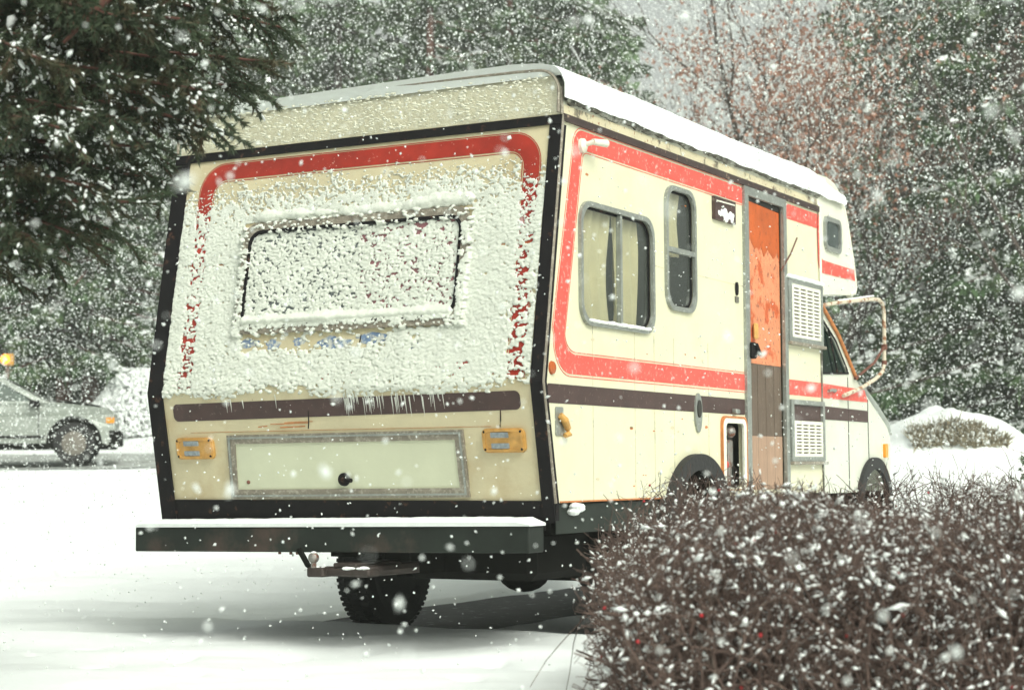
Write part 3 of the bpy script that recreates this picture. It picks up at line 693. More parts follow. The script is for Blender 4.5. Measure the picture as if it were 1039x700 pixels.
# --- entry door
dr = MB(); dr.plate([(2.615, .60), (3.342, .60), (3.342, 2.625), (2.615, 2.625)], [[(2.672, .64), (3.285, .64), (3.285, 2.572), (2.672, 2.572)]], SR, .022, -.004)
door = dr.build('entry_door', M['alu'], RV)
MB().plate([(2.678, .63), (2.730, .63), (2.730, 2.60), (2.678, 2.60)], [], SR, .012, -.012).build('door_stile', M['alu'], door)
MB().plate([(2.732, 1.553), (3.275, 1.553), (3.275, 2.535), (2.732, 2.55)], [], SR, .008, -.020).build('upper_panel', M['orange'], door)
MB().plate([(2.733, 2.31)]+[(2.733+.541*i/24, 2.285+.05*math.sin(i*.9)*random.random()-.0016*i*(i > 3)) for i in range(1, 24)]+[(3.274, 2.22), (3.274, 2.534), (2.733, 2.549)], [], SR, .0015, -.0115).build('old_paint', M['orange2'], door)
MB().plate([(2.732, 1.112), (3.275, 1.112), (3.275, 1.551), (2.732, 1.551)], [], SR, .006, -.018).build('middle_panel', M['boarddk'], door)
MB().plate([(2.732, .62), (3.275, .62), (3.275, 1.110), (2.732, 1.110)], [], SR, .008, -.018).build('lower_panel', M['boardtan'], door)
gv = MB()
for y in (2.86, 3.0, 3.14): gv.plate([(y, .63), (y+.005, .63), (y+.005, 1.55), (y, 1.55)], [], SR, .0022, -.012)
gv.build('board_groove', M['boarddk'], door)
MB().plate([(2.675, 2.553), (3.282, 2.540), (3.282, 2.57), (2.675, 2.57)], [], SR, .004, -.016).build('door_shadow_gap', M['dark'], door)
hd = MB(); hd.box(1.205, 1.245, 2.665, 2.735, 1.575, 1.675, .012); hd.tube([(1.25, 2.69, 1.66), (1.255, 2.74, 1.60)], .014, 8); hd.build('handle', M['black'], door)
MB().box(1.195, 1.215, 2.775, 2.83, 1.70, 1.80, .008).build('latch_plate', M['amberp'], door)
# antenna / stay rod
MB().tube([(1.205, 3.262, 2.165), (1.235, 3.36, 2.28), (1.245, 3.455, 2.392)], .0055, 6).build('stay_rod', M['rustd'], RV)

# --- louvred vents
def vent(y0, y1, z0, z1, ly0, ly1, lz0_, lz1_, rows, cols, extra=None):
    v = MB().plate([(y0, z0), (y1, z0), (y1, z1), (y0, z1)], [[(y0+.05, z0+.03), (y1-.04, z0+.03), (y1-.04, z1-.03), (y0+.05, z1-.03)]], SR, .028).build('appliance_vent', M['alu'], RV)
    MB().plate([(y0+.052, z0+.032), (y1-.042, z0+.032), (y1-.042, z1-.032), (y0+.052, z1-.032)], [], SR, .010, .0005).build('vent_backing', extra or M['louvre'], v)
    holes = []; sl_ = []
    dy = (ly1-ly0-.04)/cols; dz = (lz1_-lz0_-.03)/rows
    for i in range(cols):
        for j in range(rows):
            a = ly0+.025+i*dy+.012; b = lz0_+.02+j*dz
            holes.append([(a, b), (a+dy-.024, b), (a+dy-.024, b+dz*.42), (a, b+dz*.42)])
    MB().plate([(ly0, lz0_), (ly1, lz0_), (ly1, lz1_), (ly0, lz1_)], holes, SR, .009, .016).build('louvre_panel', M['louvre'], v)
    MB().plate([(ly0+.01, lz0_+.01), (ly1-.01, lz0_+.01), (ly1-.01, lz1_-.01), (ly0+.01, lz1_-.01)], [], SR, .002, .0115).build('louvre_slots', M['boarddk'], v)
    MB().box(1.2, 1.245, y0-.01, y1+.01, z0-.022, z0-.001, .004).build('vent_sill', M['alud'], v)
    return v
v1 = vent(3.345, 4.0-.008, 1.722, 2.128, 3.40, 3.95, 1.752, 2.098, 13, 4)
st = MB(); [st.ball((1.225, 3.35+.62*u, 2.135+.006*random.random()), .020, (1, 1.6, .7), 8) for u in np.linspace(0, 1, 26)]; st.build('vent_snow', M['snow_fine'], v1)
v2 = vent(3.352, 3.992, .955, 1.350, 3.41, 3.95, .985, 1.215, 9, 4, M['brown'])

# --- skirt, chassis, axle
MB().plate([(YB+.05, .60), (1.38, .60), (1.38, .742), (YB+.05, .742)], [], SR, .004, -.02).build('sill', M['bumper'], RV)
MB().plate([(2.28, .60), (2.61, .60), (2.61, .742), (2.28, .742)], [], SR, .004, -.02).build('sill', M['bumper'], RV)
MB().plate([(3.345, .60), (3.99, .60), (3.99, .748), (3.345, .748)], [], SR, .004, -.02).build('sill', M['bumper'], RV)
MB().plate([(YB+.05, .60), (3.99, .60), (3.99, .742), (YB+.05, .742)], [], SLf, .004, -.02).build('sill', M['bumper'], RV)
ch = MB(); ch.box(-1.16, 1.16, .16, 3.98, .60, .70); 
for x, y_ in ((-.48, 1.0), (.42, .15)): ch.box(x, x+.07, y_, 5.5, .40, .60)
for y in (1.0, 2.7, 4.2, 5.3): ch.box(-.5, .5, y, y+.07, .44, .58)
ch.box(.25, 1.0, .28, .9, .36, .62, .04); ch.box(-.75, .25, 2.6, 3.8, .36, .60, .05); ch.box(-.9, .9, 4.1, 5.2, .42, .66, .05)
ch.tube([(.8, .3, .40), (.8, 1.6, .38), (.75, 3.5, .40)], .035, 10)
# fuel tank and hanging bits behind the axle
ch.box(-.35, .75, .95, 1.45, .34, .62, .05)
ch.build('chassis', M['under'], RV)
ax = MB(); ax.tube([(-1.0, 1.84, .32), (1.0, 1.84, .32)], .055, 14); ax.ball((.10, 1.84, .32), .16, (1.0, 1, .80), 20)
for x in (-.44, .48): ax.tube([(x, 1.0, .44), (x, 1.4, .36), (x, 1.84, .30), (x, 2.3, .36), (x, 2.8, .46)], .035, 8)
ax.build('rear_axle', M['under'], RV)
MB().tube([(-.95, 5.17, .32), (.95, 5.17, .32)], .05, 12).build('front_axle', M['under'], RV)
MB().box(-.99, -.5, 1.42, 1.47, .40, .68).build('mud_flap', M['under'], RV); MB().box(.5, 1.13, 1.42, 1.47, .36, .68).build('mud_flap', M['under'], RV)
def wheel(x, y, z, w, R_, out):
    wh = MB(); hw = w/2; prof = [(-hw*.82, R_*.62), (-hw, R_*.78), (-hw*.96, R_*.92), (-hw*.72, R_*.99), (0, R_), (hw*.72, R_*.99), (hw*.96, R_*.92), (hw, R_*.78), (hw*.82, R_*.62)]
    wh.lathe(prof, (x, y, z), 'x', 48)
    # tread blocks
    for k in range(60):
        a = 2*pi*k/60
        for sx in (-.6, .0, .6):
            c = (x+sx*hw, y+(R_+.002)*math.cos(a+sx*.05), z+(R_+.002)*math.sin(a+sx*.05))
            t = (-math.sin(a), math.cos(a)); nrm = (math.cos(a), math.sin(a)); V = []
            for dx in (-hw*.24, hw*.24):
                for dt in (-.011, .011):
                    for dn in (-.010, .0025): V.append((c[0]+dx, c[1]+t[0]*dt+nrm[0]*dn, c[2]+t[1]*dt+nrm[1]*dn))
            wh.add(V, [(0, 1, 3, 2), (4, 6, 7, 5), (0, 4, 5, 1), (2, 3, 7, 6), (0, 2, 6, 4), (1, 5, 7, 3)])
    o = wh.build('wheel', M['tyre'], RV)
    rm = MB(); s_ = out
    rm.lathe([(s_*hw*.70, R_*.62), (s_*hw*.80, R_*.60), (s_*hw*.55, R_*.52), (s_*hw*.2, R_*.45), (s_*hw*.25, R_*.2), (s_*hw*.6, R_*.18), (s_*hw*.6, .001)], (x, y, z), 'x', 32)
    rm.build('rim', M['rim'], o)
for x, o_ in ((-.875, -1), (.78, -1), (1.02, 1)): wheel(x, 1.84, .325, .235, .385, o_)
for x, o_ in ((-1.0, -1), (1.0, 1)): wheel(x, 5.17, .325, .22, .37, o_)
# --- rear bumper with snow, tow hitch
def tilt(p): return (p[0], p[1], p[2]+.012*p[0])
bm_ = MB().box(-1.245, 1.155, -.055, .10, .503, .632, .006); bm_.v = [tilt(p) for p in bm_.v]
bump_ = bm_.build('rear_bumper', M['bumper'], RV)
nb = 240; V = []; F = []
pts = [(-.062, 0), (-.066, .5), (-.050, .9), (0, 1.0), (.06, 1.02), (.10, 1.05), (.10, 0)]
for i in range(nb):
    x = -1.235+2.40*i/(nb-1); h = .040+.010*float(fbm(np.array(x*4.), np.array(.3), 3, 8))+.006*float(fbm(np.array(x*25.), np.array(.3), 2, 9))
    if i < 3: h *= .35+.3*i
    if i > nb-8: h *= .2+.1*(nb-i)
    for (y, k_) in pts: V.append(tilt((x, y-.006*float(fbm(np.array(x*20.), np.array(2.), 2, 19)), .631+h*k_)))
k = len(pts); F = [(i*k+j, (i+1)*k+j, (i+1)*k+j+1, i*k+j+1) for i in range(nb-1) for j in range(k-1)]+[tuple(range(k)), tuple(range((nb-1)*k, nb*k))[::-1]]
MB().add(V, F).build('bumper_snow', M['snow_soft'], bump_, False)
ht = MB(); ht.box(-.05, .05, -.165, .0, .385, .432, .008); ht.box(-.04, .30, -.13, -.03, .388, .428, .010); ht.box(.08, .22, -.12, .3, .43, .455, .006); ht.tube([(.2, -.08, .41), (.42, .3, .43)], .03, 8)
hitch = ht.build('tow_hitch', mat('dark_rusty_steel', (.055, .042, .036), .6, .3, var=.5, vscale=14), RV)
bl = MB(); bl.tube([(-.015, -.15, .43), (-.015, -.15, .462)], .014, 8); bl.ball((-.015, -.15, .480), .028, n=16); bl.build('tow_ball', M['steel'], hitch)
hsn = MB(); [hsn.ball((-.04+.38*random.random(), -.14+.10*random.random(), .430), .010+.012*random.random(), (1.4, 1, .45), 8) for _ in range(12)]; hsn.ball((-.015, -.15, .505), .016, (1, 1, .5), 8); setp(hsn.build('hitch_snow', M['snow_fine'], hitch), kind='stuff')
MB().tube([(-.14, -.10, .52), (-.085, -.10, .44), (-.06, -.10, .425)], .015, 8).build('stay_bar', M['under'], RV)
for x in (-.31, -.24, -.2): MB().tube([(x, -.03, .51), (x, -.03, .488)], .008, 6).build('bumper_bolt', M['rustd'], bump_)
cs = MB(); [cs.ball((1.19+.03*random.random(), .30+.10*random.random(), .705+.03*random.random()), .02+.014*random.random(), (1, 1.2, .6), 8) for _ in range(8)]; cs.build('sill_snow', M['snow_fine'], RV)

# --- mirror arm
mpth = [(4.03, 2.0), (4.35, 2.045), (4.823, 2.098), (5.10, 2.125), (5.20, 2.128), (5.28, 2.105), (5.31, 2.05), (5.305, 1.86), (5.29, 1.66), (5.25, 1.61), (5.079, 1.548), (4.75, 1.47), (4.40, 1.405)]
mx = lambda y: 1.20+.035*math.sin(min(1, max(0, (y-4.03)/.9))*pi/2)
mir = MB().tube([(mx(a), a, b) for a, b in mpth], .014, 10).build('mirror_bracket', M['rust'], RV)
MB().tube([(mx(5.29), 5.295, 1.79), (1.26, 4.98, 1.66), (1.20, 4.72, 1.535)], .010, 8).build('brace', M['rustd'], mir)
cl = MB(); cl.tube([(mx(5.3), 5.30, 1.77), (mx(5.3), 5.30, 1.81)], .022, 10); cl.tube([(mx(5.3), 5.295, 1.66), (mx(5.3), 5.297, 1.69)], .019, 10); cl.build('clamp', M['rustd'], mir)
ms = MB(); [ms.ball((mx(a), a, b+.014), .012, (1, 1.8, .6), 8) for a, b in [(4.35+.05*i, 2.045+.0055*i*1.12) for i in range(15)]]; ms.build('bracket_snow', M['snow_fine'], mir)
MB().ball((mx(4.4)-.05, 4.40, 1.405), .03, (.6, 1, 1), 10).build('bracket_foot', M['steel'], mir)

# --- snow crust on the back wall: a height field of clumps
def rear_crust():
    cell = .0042
    x0, x1, z0, z1 = -1.105, 1.14, 1.285, 2.50
    nx = int((x1-x0)/cell); nz = int((z1-z0)/cell)
    gx = np.linspace(x0, x1, nx); gz = np.linspace(z0, z1, nz); GX, GZ = np.meshgrid(gx, gz, indexing='ij')
    H = np.full((nx, nz), -.02)
    # coverage field
    def cover(X, Z):
        c = .95*sst(2.47, 2.30, Z)+.0*X
        c = c*(1-.0*X)
        c = np.where(Z < 1.46, c*sst(1.285, 1.37, Z+.16*fbm(X*3.5, Z*2, 3, 70)), c)
        c = c+.75*fbm(X*2.6, Z*2.6, 3, 71)
        return c
    inwin = lambda X, Z: (X > -.625) & (X < .70) & (Z > 1.685) & (Z < 2.17)
    onframe = lambda X, Z: (X > -.672) & (X < .742) & (Z > 1.625) & (Z < 2.238) & ~inwin(X, Z)
    NZ = vnoise(GX*95, GZ*120, 61)*.65+vnoise(GX*210, GZ*240, 62)*.35
    n = 78000
    X = x0+rng.random(n)*(x1-x0); Z = z0+rng.random(n)*(z1-z0)
    c = cover(X, Z); keep = rng.random(n) < np.clip(c*1.05, 0, 1)
    iw = inwin(X, Z); of = onframe(X, Z)
    keep &= ~of | ((X > -.60) & (X < .66) & (Z < 1.70) & (Z > 1.662)) | ((rng.random(n) < .10)) | (((X < -.625) | (X > .70)) & (Z < 2.15) & (rng.random(n) < .45))
    keep &= ~(iw & (rng.random(n) < .66+.05*(Z > 2.1)))
    keep &= iw | (rng.random(n) < .46+.4*np.clip(fbm(X*3.3, Z*3.3, 3, 73)*2.2, -.3, .6))
    keep &= iw | (np.abs(Z-2.020) > .007) | (rng.random(n) < .25) | (np.abs(X) < .7)
    # windscoured patch under the window
    keep &= ~((Z < 1.625) & (Z > 1.52) & (X < .30) & (X > -.62) & (rng.random(n) < .93*sst(1.50, 1.56, Z)))
    stripe = ((X < -.91) | (X > 1.0)) 
    keep &= ~(((X < -.915) & (X > -1.02) | (X > 1.0) & (X < 1.1)) & (rng.random(n) < .74))
    X, Z, iw, of = X[keep], Z[keep], iw[keep], of[keep]; n = len(X)
    thin = sst(2.1, 2.42, Z)
    R_ = (.0085+.0085*rng.random(n)**1.5)*(1-.45*thin); R_ = np.where(iw, .0065+.0065*rng.random(n), R_*.86)
    hh = R_*(.75+.6*rng.random(n))*(1-.35*thin)
    base = np.where(iw, .008, .0)+np.where(of, .022, 0)
    AS = .62+.6*rng.random(n); SK = rng.normal(size=n)*.35; hh = hh*np.where(iw, .60, .44)
    # broad drift thickness
    drift = .014*np.clip(fbm(X*2.5, Z*3.5, 3, 90)+.25, 0, 1)*(1-thin)*(~iw)
    for i in range(n):
        r = R_[i]; re = r*1.55; a0 = max(0, int((X[i]-re-x0)/cell)); a1 = min(nx, int((X[i]+re-x0)/cell)+2); b0 = max(0, int((Z[i]-re-z0)/cell)); b1 = min(nz, int((Z[i]+re-z0)/cell)+2)
        if a1 <= a0 or b1 <= b0: continue
        tz = (GZ[a0:a1, b0:b1]-Z[i])/r; d2 = (((GX[a0:a1, b0:b1]-X[i])/r)*AS[i]+SK[i]*tz)**2+(tz*1.25)**2+1.1*(NZ[a0:a1, b0:b1]-.5)
        h = np.where(d2 < 1, base[i]+drift[i]+hh[i]*(1-.42*tz)*np.clip(1-d2, 0, 1.2)**.55, -.02)
        H[a0:a1, b0:b1] = np.maximum(H[a0:a1, b0:b1], h)
    # powder film that joins the clumps, broken where the wind has scoured it
    cf = cover(GX, GZ); fine = fbm(GX*48, GZ*62, 4, 93); IW = inwin(GX, GZ)
    film = (fine > .16-.17*np.clip(cf, 0, 1.2)+.5*IW+.09*(((GX < -.915) & (GX > -1.02)) | ((GX > 1.0) & (GX < 1.1)))) & ~onframe(GX, GZ) & ~((GZ < 1.625) & (GZ > 1.535) & (GX < .30) & (GX > -.62)) & (cf > .12)
    H = np.where(film, np.maximum(H, .0035+.006*np.clip(fine+.1, 0, 1)+.008*IW), H)
    # continuous pillows: above the window head, along the sill, below right
    pil = (.020+.03*fbm(GX*6, GX*0+2, 3, 33))*np.exp(-((GZ-2.268-.05*fbm(GX*3, GX*0, 2, 34))/(.034+.03*fbm(GX*9, GX*0+5, 2, 35)))**2)*sst(-.72, -.55, GX)*(1-sst(.70, .80, GX))
    pil = np.maximum(pil, (.036+.03*fbm(GX*5, GX*0+7, 3, 36))*np.exp(-((GZ-1.702)/(.030+.022*fbm(GX*11, GX*0+9, 2, 37)))**2)*sst(-.645, -.60, GX)*(1-sst(.66, .71, GX))*(GZ > 1.668))
    pil = pil+fbm(GX*34, GZ*34, 3, 5)*.012
    H = np.where(pil > .010, np.maximum(H, pil+.004), H)
    slabs = fbm(GX*3.2, GZ*4.2, 3, 91)
    sl2 = (slabs > .12-.15*sst(1.75, 1.45, GZ)) & (GZ < 2.2-.2*0) & (GZ > 1.39) & ~inwin(GX, GZ) & ~onframe(GX, GZ) & ~((GX < -.9)) & ~((GZ < 1.63) & (GZ > 1.5) & (GX < .3)) & (GX < .99)
    H = np.where(sl2, np.maximum(H, .005+.004*fbm(GX*60, GZ*60, 2, 6)), H)
    ryv = np.vectorize(ry)(gz)
    V = np.stack([GX, ryv[None, :]-H-.0015, GZ+.25*np.clip(H, 0, 1)*0], -1).reshape(-1, 3)
    I = np.arange(nx*nz).reshape(nx, nz)
    F = np.stack([I[:-1, :-1], I[1:, :-1], I[1:, 1:], I[:-1, 1:]], -1).reshape(-1, 4)
    Hc = np.stack([H[:-1, :-1], H[1:, :-1], H[1:, 1:], H[:-1, 1:]], -1).reshape(-1, 4)
    F = F[(Hc > -.015).any(1)]
    used = np.unique(F); remap = np.full(len(V), -1); remap[used] = np.arange(len(used))
    return V[used], remap[F]
V, F = rear_crust()
link('snow_crust', np_mesh('snow_crust', V, F), M['crust'], rearw, True)
# thin grains on the textured upper panel and stray clumps low on the wall
n = 800; X = -1.15+2.3*rng.random(n); Z = 2.67+.2*rng.random(n)
P = np.array([RR(x, z, .021) for x, z in zip(X, Z)]); R3 = np.stack([.006+.012*rng.random(n), .0022+0*X, .003+.004*rng.random(n)], -1)
V, F = blobs(P, R3, ICO, ICOF, axes=np.tile([1., 0, 0], (n, 1))+rng.normal(size=(n, 3))*.15)
setp(link('snow_grains', np_mesh('snow_grains', V, F), mat('thin_cream_snow', (.68, .68, .55), .8, spec=.1), RV, True), kind='stuff')
# frozen drips across the brown stripe
for k in range(54):
    x = (.05+.62*random.random()) if k < 50 else random.choice((-.66, -.70, -.63, -.60, -.35, -.20, -.17, -.38))+.02*random.random()
    z1 = 1.275+.035*random.random(); ln = .03+.08*random.random(); r = .0010+.0014*random.random()
    dp = MB(); dp.tube([RR(x, z1, .004), RR(x+.002, z1-ln*.5, .004), RR(x+.004*random.random(), z1-ln, .003)], [r*1.6, r, r*.3], 6)
    dp.build('frozen_drip', M['crust'], rearw)

# ------------------------------------------------------------------ FAR CAR
CX, CY = sl(30.0, -8.42)
CG = float(ground_z(np.array(CX), np.array(CY), False))+.035
CAR = empty('parked_car', (CX, CY, CG), 'silver green car with snow on its roof, parked on the road at far left', 'car')
hd_ = YAW+.17 # heading angle: nose toward the right of the picture
ca, sa = math.cos(hd_), math.sin(hd_)
def CM(u, w, z): # u forward, w to the camera side, z up
    return (CX+ca*u+sa*w, CY+sa*u-ca*w, CG+z)
prof = [(1.82, .30), (1.89, .42), (1.89, .60), (1.86, .80), (1.74, .90), (1.0, .985), (.82, .995), (.12, 1.38), (-.15, 1.41), (-1.5, 1.40), (-2.1, .98), (-2.5, .92), (-2.58, .55), (-2.5, .30)]
wc = [(1.24, .335), (-1.55, .335)]
def archpts(cx, r): return [(cx+r*math.cos(a), .335+r*math.sin(a)) for a in np.linspace(pi, 0, 15)]
lower = [(-2.5, .30)]+archpts(-1.55, .40)+archpts(1.24, .44)
lower = [(max(-2.6, u), max(z, .27)) for u, z in lower]
poly = lower+prof[:-1]
gh = [(.62, 1.01), (.08, 1.32), (-.15, 1.35), (-1.35, 1.34), (-1.75, 1.0)]
cm = MB()
for sgn in (1, -1): cm.plate(poly, [gh], (lambda u, v, d, sgn=sgn: CM(u, sgn*(.86+d-.13*float(sst(.9, 1.4, v))-.10*float(sst(1.5, 2.0, u))), v)), .02, -.02)
pr2 = prof; xs = np.linspace(-1, 1, 9)
V = [CM(p[0], x*(.86-.13*float(sst(.9, 1.4, p[1]))-.10*float(sst(1.5, 2.0, p[0]))), p[1]+.03*(1-x*x)*(p[1] > .75)) for p in pr2 for x in xs]
cm.add(V, [(i*9+j, (i+1)*9+j, (i+1)*9+j+1, i*9+j+1) for i in range(len(pr2)-1) for j in range(8)])
cm.build('body', M['carpaint'], CAR)
cg = MB(); cg.plate(gh, [], lambda u, v, d: CM(u, .81+d-.10*float(sst(.9, 1.4, v)), v), .006); cg.plate(gh, [], lambda u, v, d: CM(u, -(.81+d-.10*float(sst(.9, 1.4, v))), v), .006)
cg.build('side_window', mat('car_glass', (.10, .13, .11), .2, var=.3, vscale=4), CAR)
pil = MB(); 
for u in (-.45,): pil.tube([CM(u, .84, .95), CM(u-.03, .755, 1.36)], .028, 8)
pil.build('door_pillar', M['black'], CAR)
wsn = MB(); V = [CM(u, x*.70, z) for u, z in ((.84, .995), (.14, 1.405)) for x in xs]; wsn.add(V, [(j, j+1, 9+j+1, 9+j) for j in range(8)]); wsn.build('windscreen', M['rearglass'], CAR)
for u, z in wc:
    for sgn in (1, -1):
        t0 = MB(); c = CM(u, sgn*.76, z); R_ = .335; V = []
        nn = 32; pf = [(-.10, .20), (-.115, .26), (-.10, .32), (-.05, .335), (.05, .335), (.10, .32), (.115, .26), (.10, .20)]
        for a_, r in pf:
            for j in range(nn):
                t = 2*pi*j/nn; V.append(CM(u+r*math.cos(t), sgn*.76+a_, z+r*math.sin(t)))
        t0.add(V, [(i*nn+j, (i+1)*nn+j, (i+1)*nn+(j+1) % nn, i*nn+(j+1) % nn) for i in range(len(pf)-1) for j in range(nn)]+[tuple(range(nn)), tuple(range((len(pf)-1)*nn, len(pf)*nn))])
        wo = t0.build('wheel', M['tyre'], CAR)
        t1 = MB(); V = [CM(u+.195*math.cos(t), sgn*.865, z+.195*math.sin(t)) for t in np.linspace(0, 2*pi, 25)[:-1]]+[CM(u, sgn*.885, z)]
        t1.add(V, [(j, (j+1) % 24, 24) for j in range(24)]); t1.build('rim', mat('dirty_alloy', (.22, .20, .17), .5, .3, var=.4, vscale=20) if sgn > 0 and u > 0 else M['rim'], wo)
ins = MB(); 
V = [CM(u, w, z) for u in (1.85, -2.4) for w in (-.76, .76) for z in (.25, .72)]; ins.add(V, [(0, 1, 3, 2), (4, 6, 7, 5), (0, 4, 5, 1), (2, 3, 7, 6), (0, 2, 6, 4), (1, 5, 7, 3)]); ins.build('underbody', M['under'], CAR)
def cbox(u0, u1, w0, w1, z0, z1, name, m):
    V = [CM(u, w, z) for u in (u0, u1) for w in (w0, w1) for z in (z0, z1)]
    return MB().add(V, [(0, 1, 3, 2), (4, 6, 7, 5), (0, 4, 5, 1), (2, 3, 7, 6), (0, 2, 6, 4), (1, 5, 7, 3)]).build(name, m, CAR, fix=True)
cbox(1.74, 1.87, .60, .80, .66, .75, 'headlight', M['amber']); cbox(1.66, 1.95, -.80, .80, .30, .54, 'front_bumper', M['under'])
cbox(.55, .70, .84, .99, .92, 1.02, 'wing_mirror', M['black']); cbox(-2.3, .78, .84, .885, .42, .46, 'side_trim', M['black'])
cbox(.68, .688, .855, .877, .35, .9, 'door_gap', M['black']); 
sn = MB(); V = [CM(u, x*.72, z+.045*(1-abs(x)**4)+.012*random.random()) for u, z in ((.22, 1.31), (.05, 1.375), (-.2, 1.415), (-.8, 1.425), (-1.45, 1.41), (-1.7, 1.27)) for x in np.linspace(-1, 1, 11)]
sn.add(V, [(i*11+j, i*11+j+1, (i+1)*11+j+1, (i+1)*11+j) for i in range(5) for j in range(10)])
V = [CM(u, x*.72, z+.040) for u, z in ((.98, .985), (1.3, .955), (1.66, .905)) for x in np.linspace(-1, 1, 7)]
sn.add(V, [(i*7+j, i*7+j+1, (i+1)*7+j+1, (i+1)*7+j) for i in range(2) for j in range(6)]); sn.build('car_snow', M['snow_soft'], CAR, True)

# ------------------------------------------------------------------ AMBER STREET BEACON
BX, BY = sl(36.0, -9.98); BGz = float(ground_z(np.array(BX), np.array(BY), False))
BZ = .914+(476-362)/1850*36
bc = empty('amber_beacon', (BX, BY, BGz), 'lit amber warning lamp on a post above the parked car at far left', 'warning lamp')
MB().tube([(BX, BY, BGz-.2), (BX, BY, BZ-.14)], .045, 10).build('post', M['steel'], bc)
MB().box(BX-.11, BX+.11, BY-.06, BY+.10, BZ-.12, BZ+.12, .03).build('housing', M['amberp'], bc)
def disc(c, r, nrm, name, m, par, t=.04):
    nrm = Vector(nrm).normalized(); a = nrm.cross(Vector((0, 0, 1))).normalized(); b = nrm.cross(a); c = Vector(c); V = []
    for k_ in (0, 1):
        for j in range(20):
            q = 2*pi*j/20; V.append(c+nrm*(t*k_)+(a*math.cos(q)+b*math.sin(q))*r*(1-.15*k_))
    return MB().add(V, [tuple(range(19, -1, -1)), tuple(range(20, 40))]+[(j, (j+1) % 20, 20+(j+1) % 20, 20+j) for j in range(20)]).build(name, m, par, fix=True)
nb_ = (-FW[0], -FW[1], 0)
le = disc((BX-FW[0]*.16, BY-FW[1]*.16, BZ), .10, nb_, 'lens', M['lampon'], bc)
disc((BX-FW[0]*.205, BY-FW[1]*.205, BZ), .05, nb_, 'bulb', M['lampcore'], le, .02)

# ------------------------------------------------------------------ WOOD BEHIND
def tubes_np(SEG, sides=3):
    """SEG: (n,8) p0(3) p1(3) r0 r1 -> open prisms"""
    SEG = np.asarray(SEG); n = len(SEG); A = SEG[:, :3]; B = SEG[:, 3:6]; d = B-A; d /= np.linalg.norm(d, axis=1)[:, None]+1e-9
    ref = np.where(np.abs(d[:, 2:3]) > .9, np.array([[1., 0, 0]]), np.array([[0, 0, 1.]]))
    a = np.cross(d, ref); a /= np.linalg.norm(a, axis=1)[:, None]+1e-9; b = np.cross(d, a); V = []
    for P, r in ((A, SEG[:, 6]), (B, SEG[:, 7])):
        for j in range(sides):
            t = 2*pi*j/sides; V.append(P+(a*math.cos(t)+b*math.sin(t))*r[:, None])
    V = np.stack(V, 1).reshape(-1, 3); o = (np.arange(n)*2*sides)[:, None]
    F = np.concatenate([np.stack([o[:, 0]+j, o[:, 0]+(j+1) % sides, o[:, 0]+sides+(j+1) % sides, o[:, 0]+sides+j], -1) for j in range(sides)])
    return V, F
def conifer_mesh(H, Rb, seed, zc=1.6, nleaf=15000):
    """trunk + drooping foliage faces and snow faces; base at origin"""
    r = np.random.default_rng(seed); seg = [(0, 0, -.5, 0, 0, H*.5, .22, .15), (0, 0, H*.5, 0, 0, H, .15, .03)]
    nb = 95; zz = zc+(H-zc)*np.sort(r.random(nb)**1.1); P = []; D = []
    for z in zz:
        f = 1-(z-zc)/(H-zc); L_ = Rb*(.25+.75*f**.8)*(.65+.5*r.random()); a = r.random()*2*pi; dr = -.25-.25*r.random()
        seg.append((0, 0, z, L_*math.cos(a), L_*math.sin(a), z+dr*L_*.6, .05, .012))
        k = int(nleaf/nb*(.35+1.1*f)); t = r.random(k)**.7; w = (r.random(k)-.5)*L_*.55*(1.15-t)
        x = L_*t; P.append(np.stack([x*math.cos(a)-w*math.sin(a), x*math.sin(a)+w*math.cos(a), z+dr*L_*.6*t-.25*r.random(k)*(.4+L_*.15)], -1))
        D.append(np.stack([math.cos(a)*.6+r.normal(size=k)*.5, math.sin(a)*.6+r.normal(size=k)*.5, -.5+r.normal(size=k)*.35], -1))
    P = np.concatenate(P); D = np.concatenate(D); D /= np.linalg.norm(D, axis=1)[:, None]; L_ = .16+.24*r.random(len(P))
    V, F = blades(P, D*L_[:, None], .035+.05*r.random(len(P)))
    pm = np.where(fbm(P[:, 0]*1.3+P[:, 2]*.8, P[:, 1]*1.3, 2, seed) > .06)[0]; ks = r.choice(pm, min(len(pm), int(len(P)*.13)), replace=False); Vs, Fs = blades(P[ks]+[0, 0, .05], D[ks]*np.array([1, 1, .3])*L_[ks][:, None]*.75, .03+.04*r.random(len(ks)))
    Vt, Ft = tubes_np(seg, 7)
    return np_mesh('crown', V, F), np_mesh('branch_snow', Vs, Fs), np_mesh('trunk', Vt, Ft)
def addmat(me, m): me.materials.append(m); return me
protos = []
for i, (H, Rb, sd, zc, nm) in enumerate(((13.5, 3.2, 11, 1.7, 'needle2'), (11.0, 3.4, 12, .8, 'needle2'), (12.5, 3.6, 13, 1.0, 'needle3'))):
    a, b, c = conifer_mesh(H, Rb, sd, zc); addmat(a, M[nm]); addmat(b, M['snow_fine']); addmat(c, M['barkr'] if i == 0 else M['bark']); protos.append((a, b, c))
def place_conifer(s, l, k, sc, rot, label, group):
    x, y = sl(s, l); z = float(ground_z(np.array(x), np.array(y), False))
    o = empty('conifer_tree', (x, y, z), label, 'evergreen tree', group); o.rotation_euler = (0, 0, rot); o.scale = (sc, sc, sc)
    for nm, me in zip(('crown', 'branch_snow', 'trunk'), protos[k]):
        c = bpy.data.objects.new(nm, me); COL.objects.link(c); c.parent = o
rr = random.Random(5)
LBL = {0: ('hazy dark evergreen in the snowy wood left of and behind the motorhome', 'evergreens in the wood on the left'),
       1: ('hazy dark evergreen in the snowy wood right of the motorhome', 'evergreens in the wood on the right')}
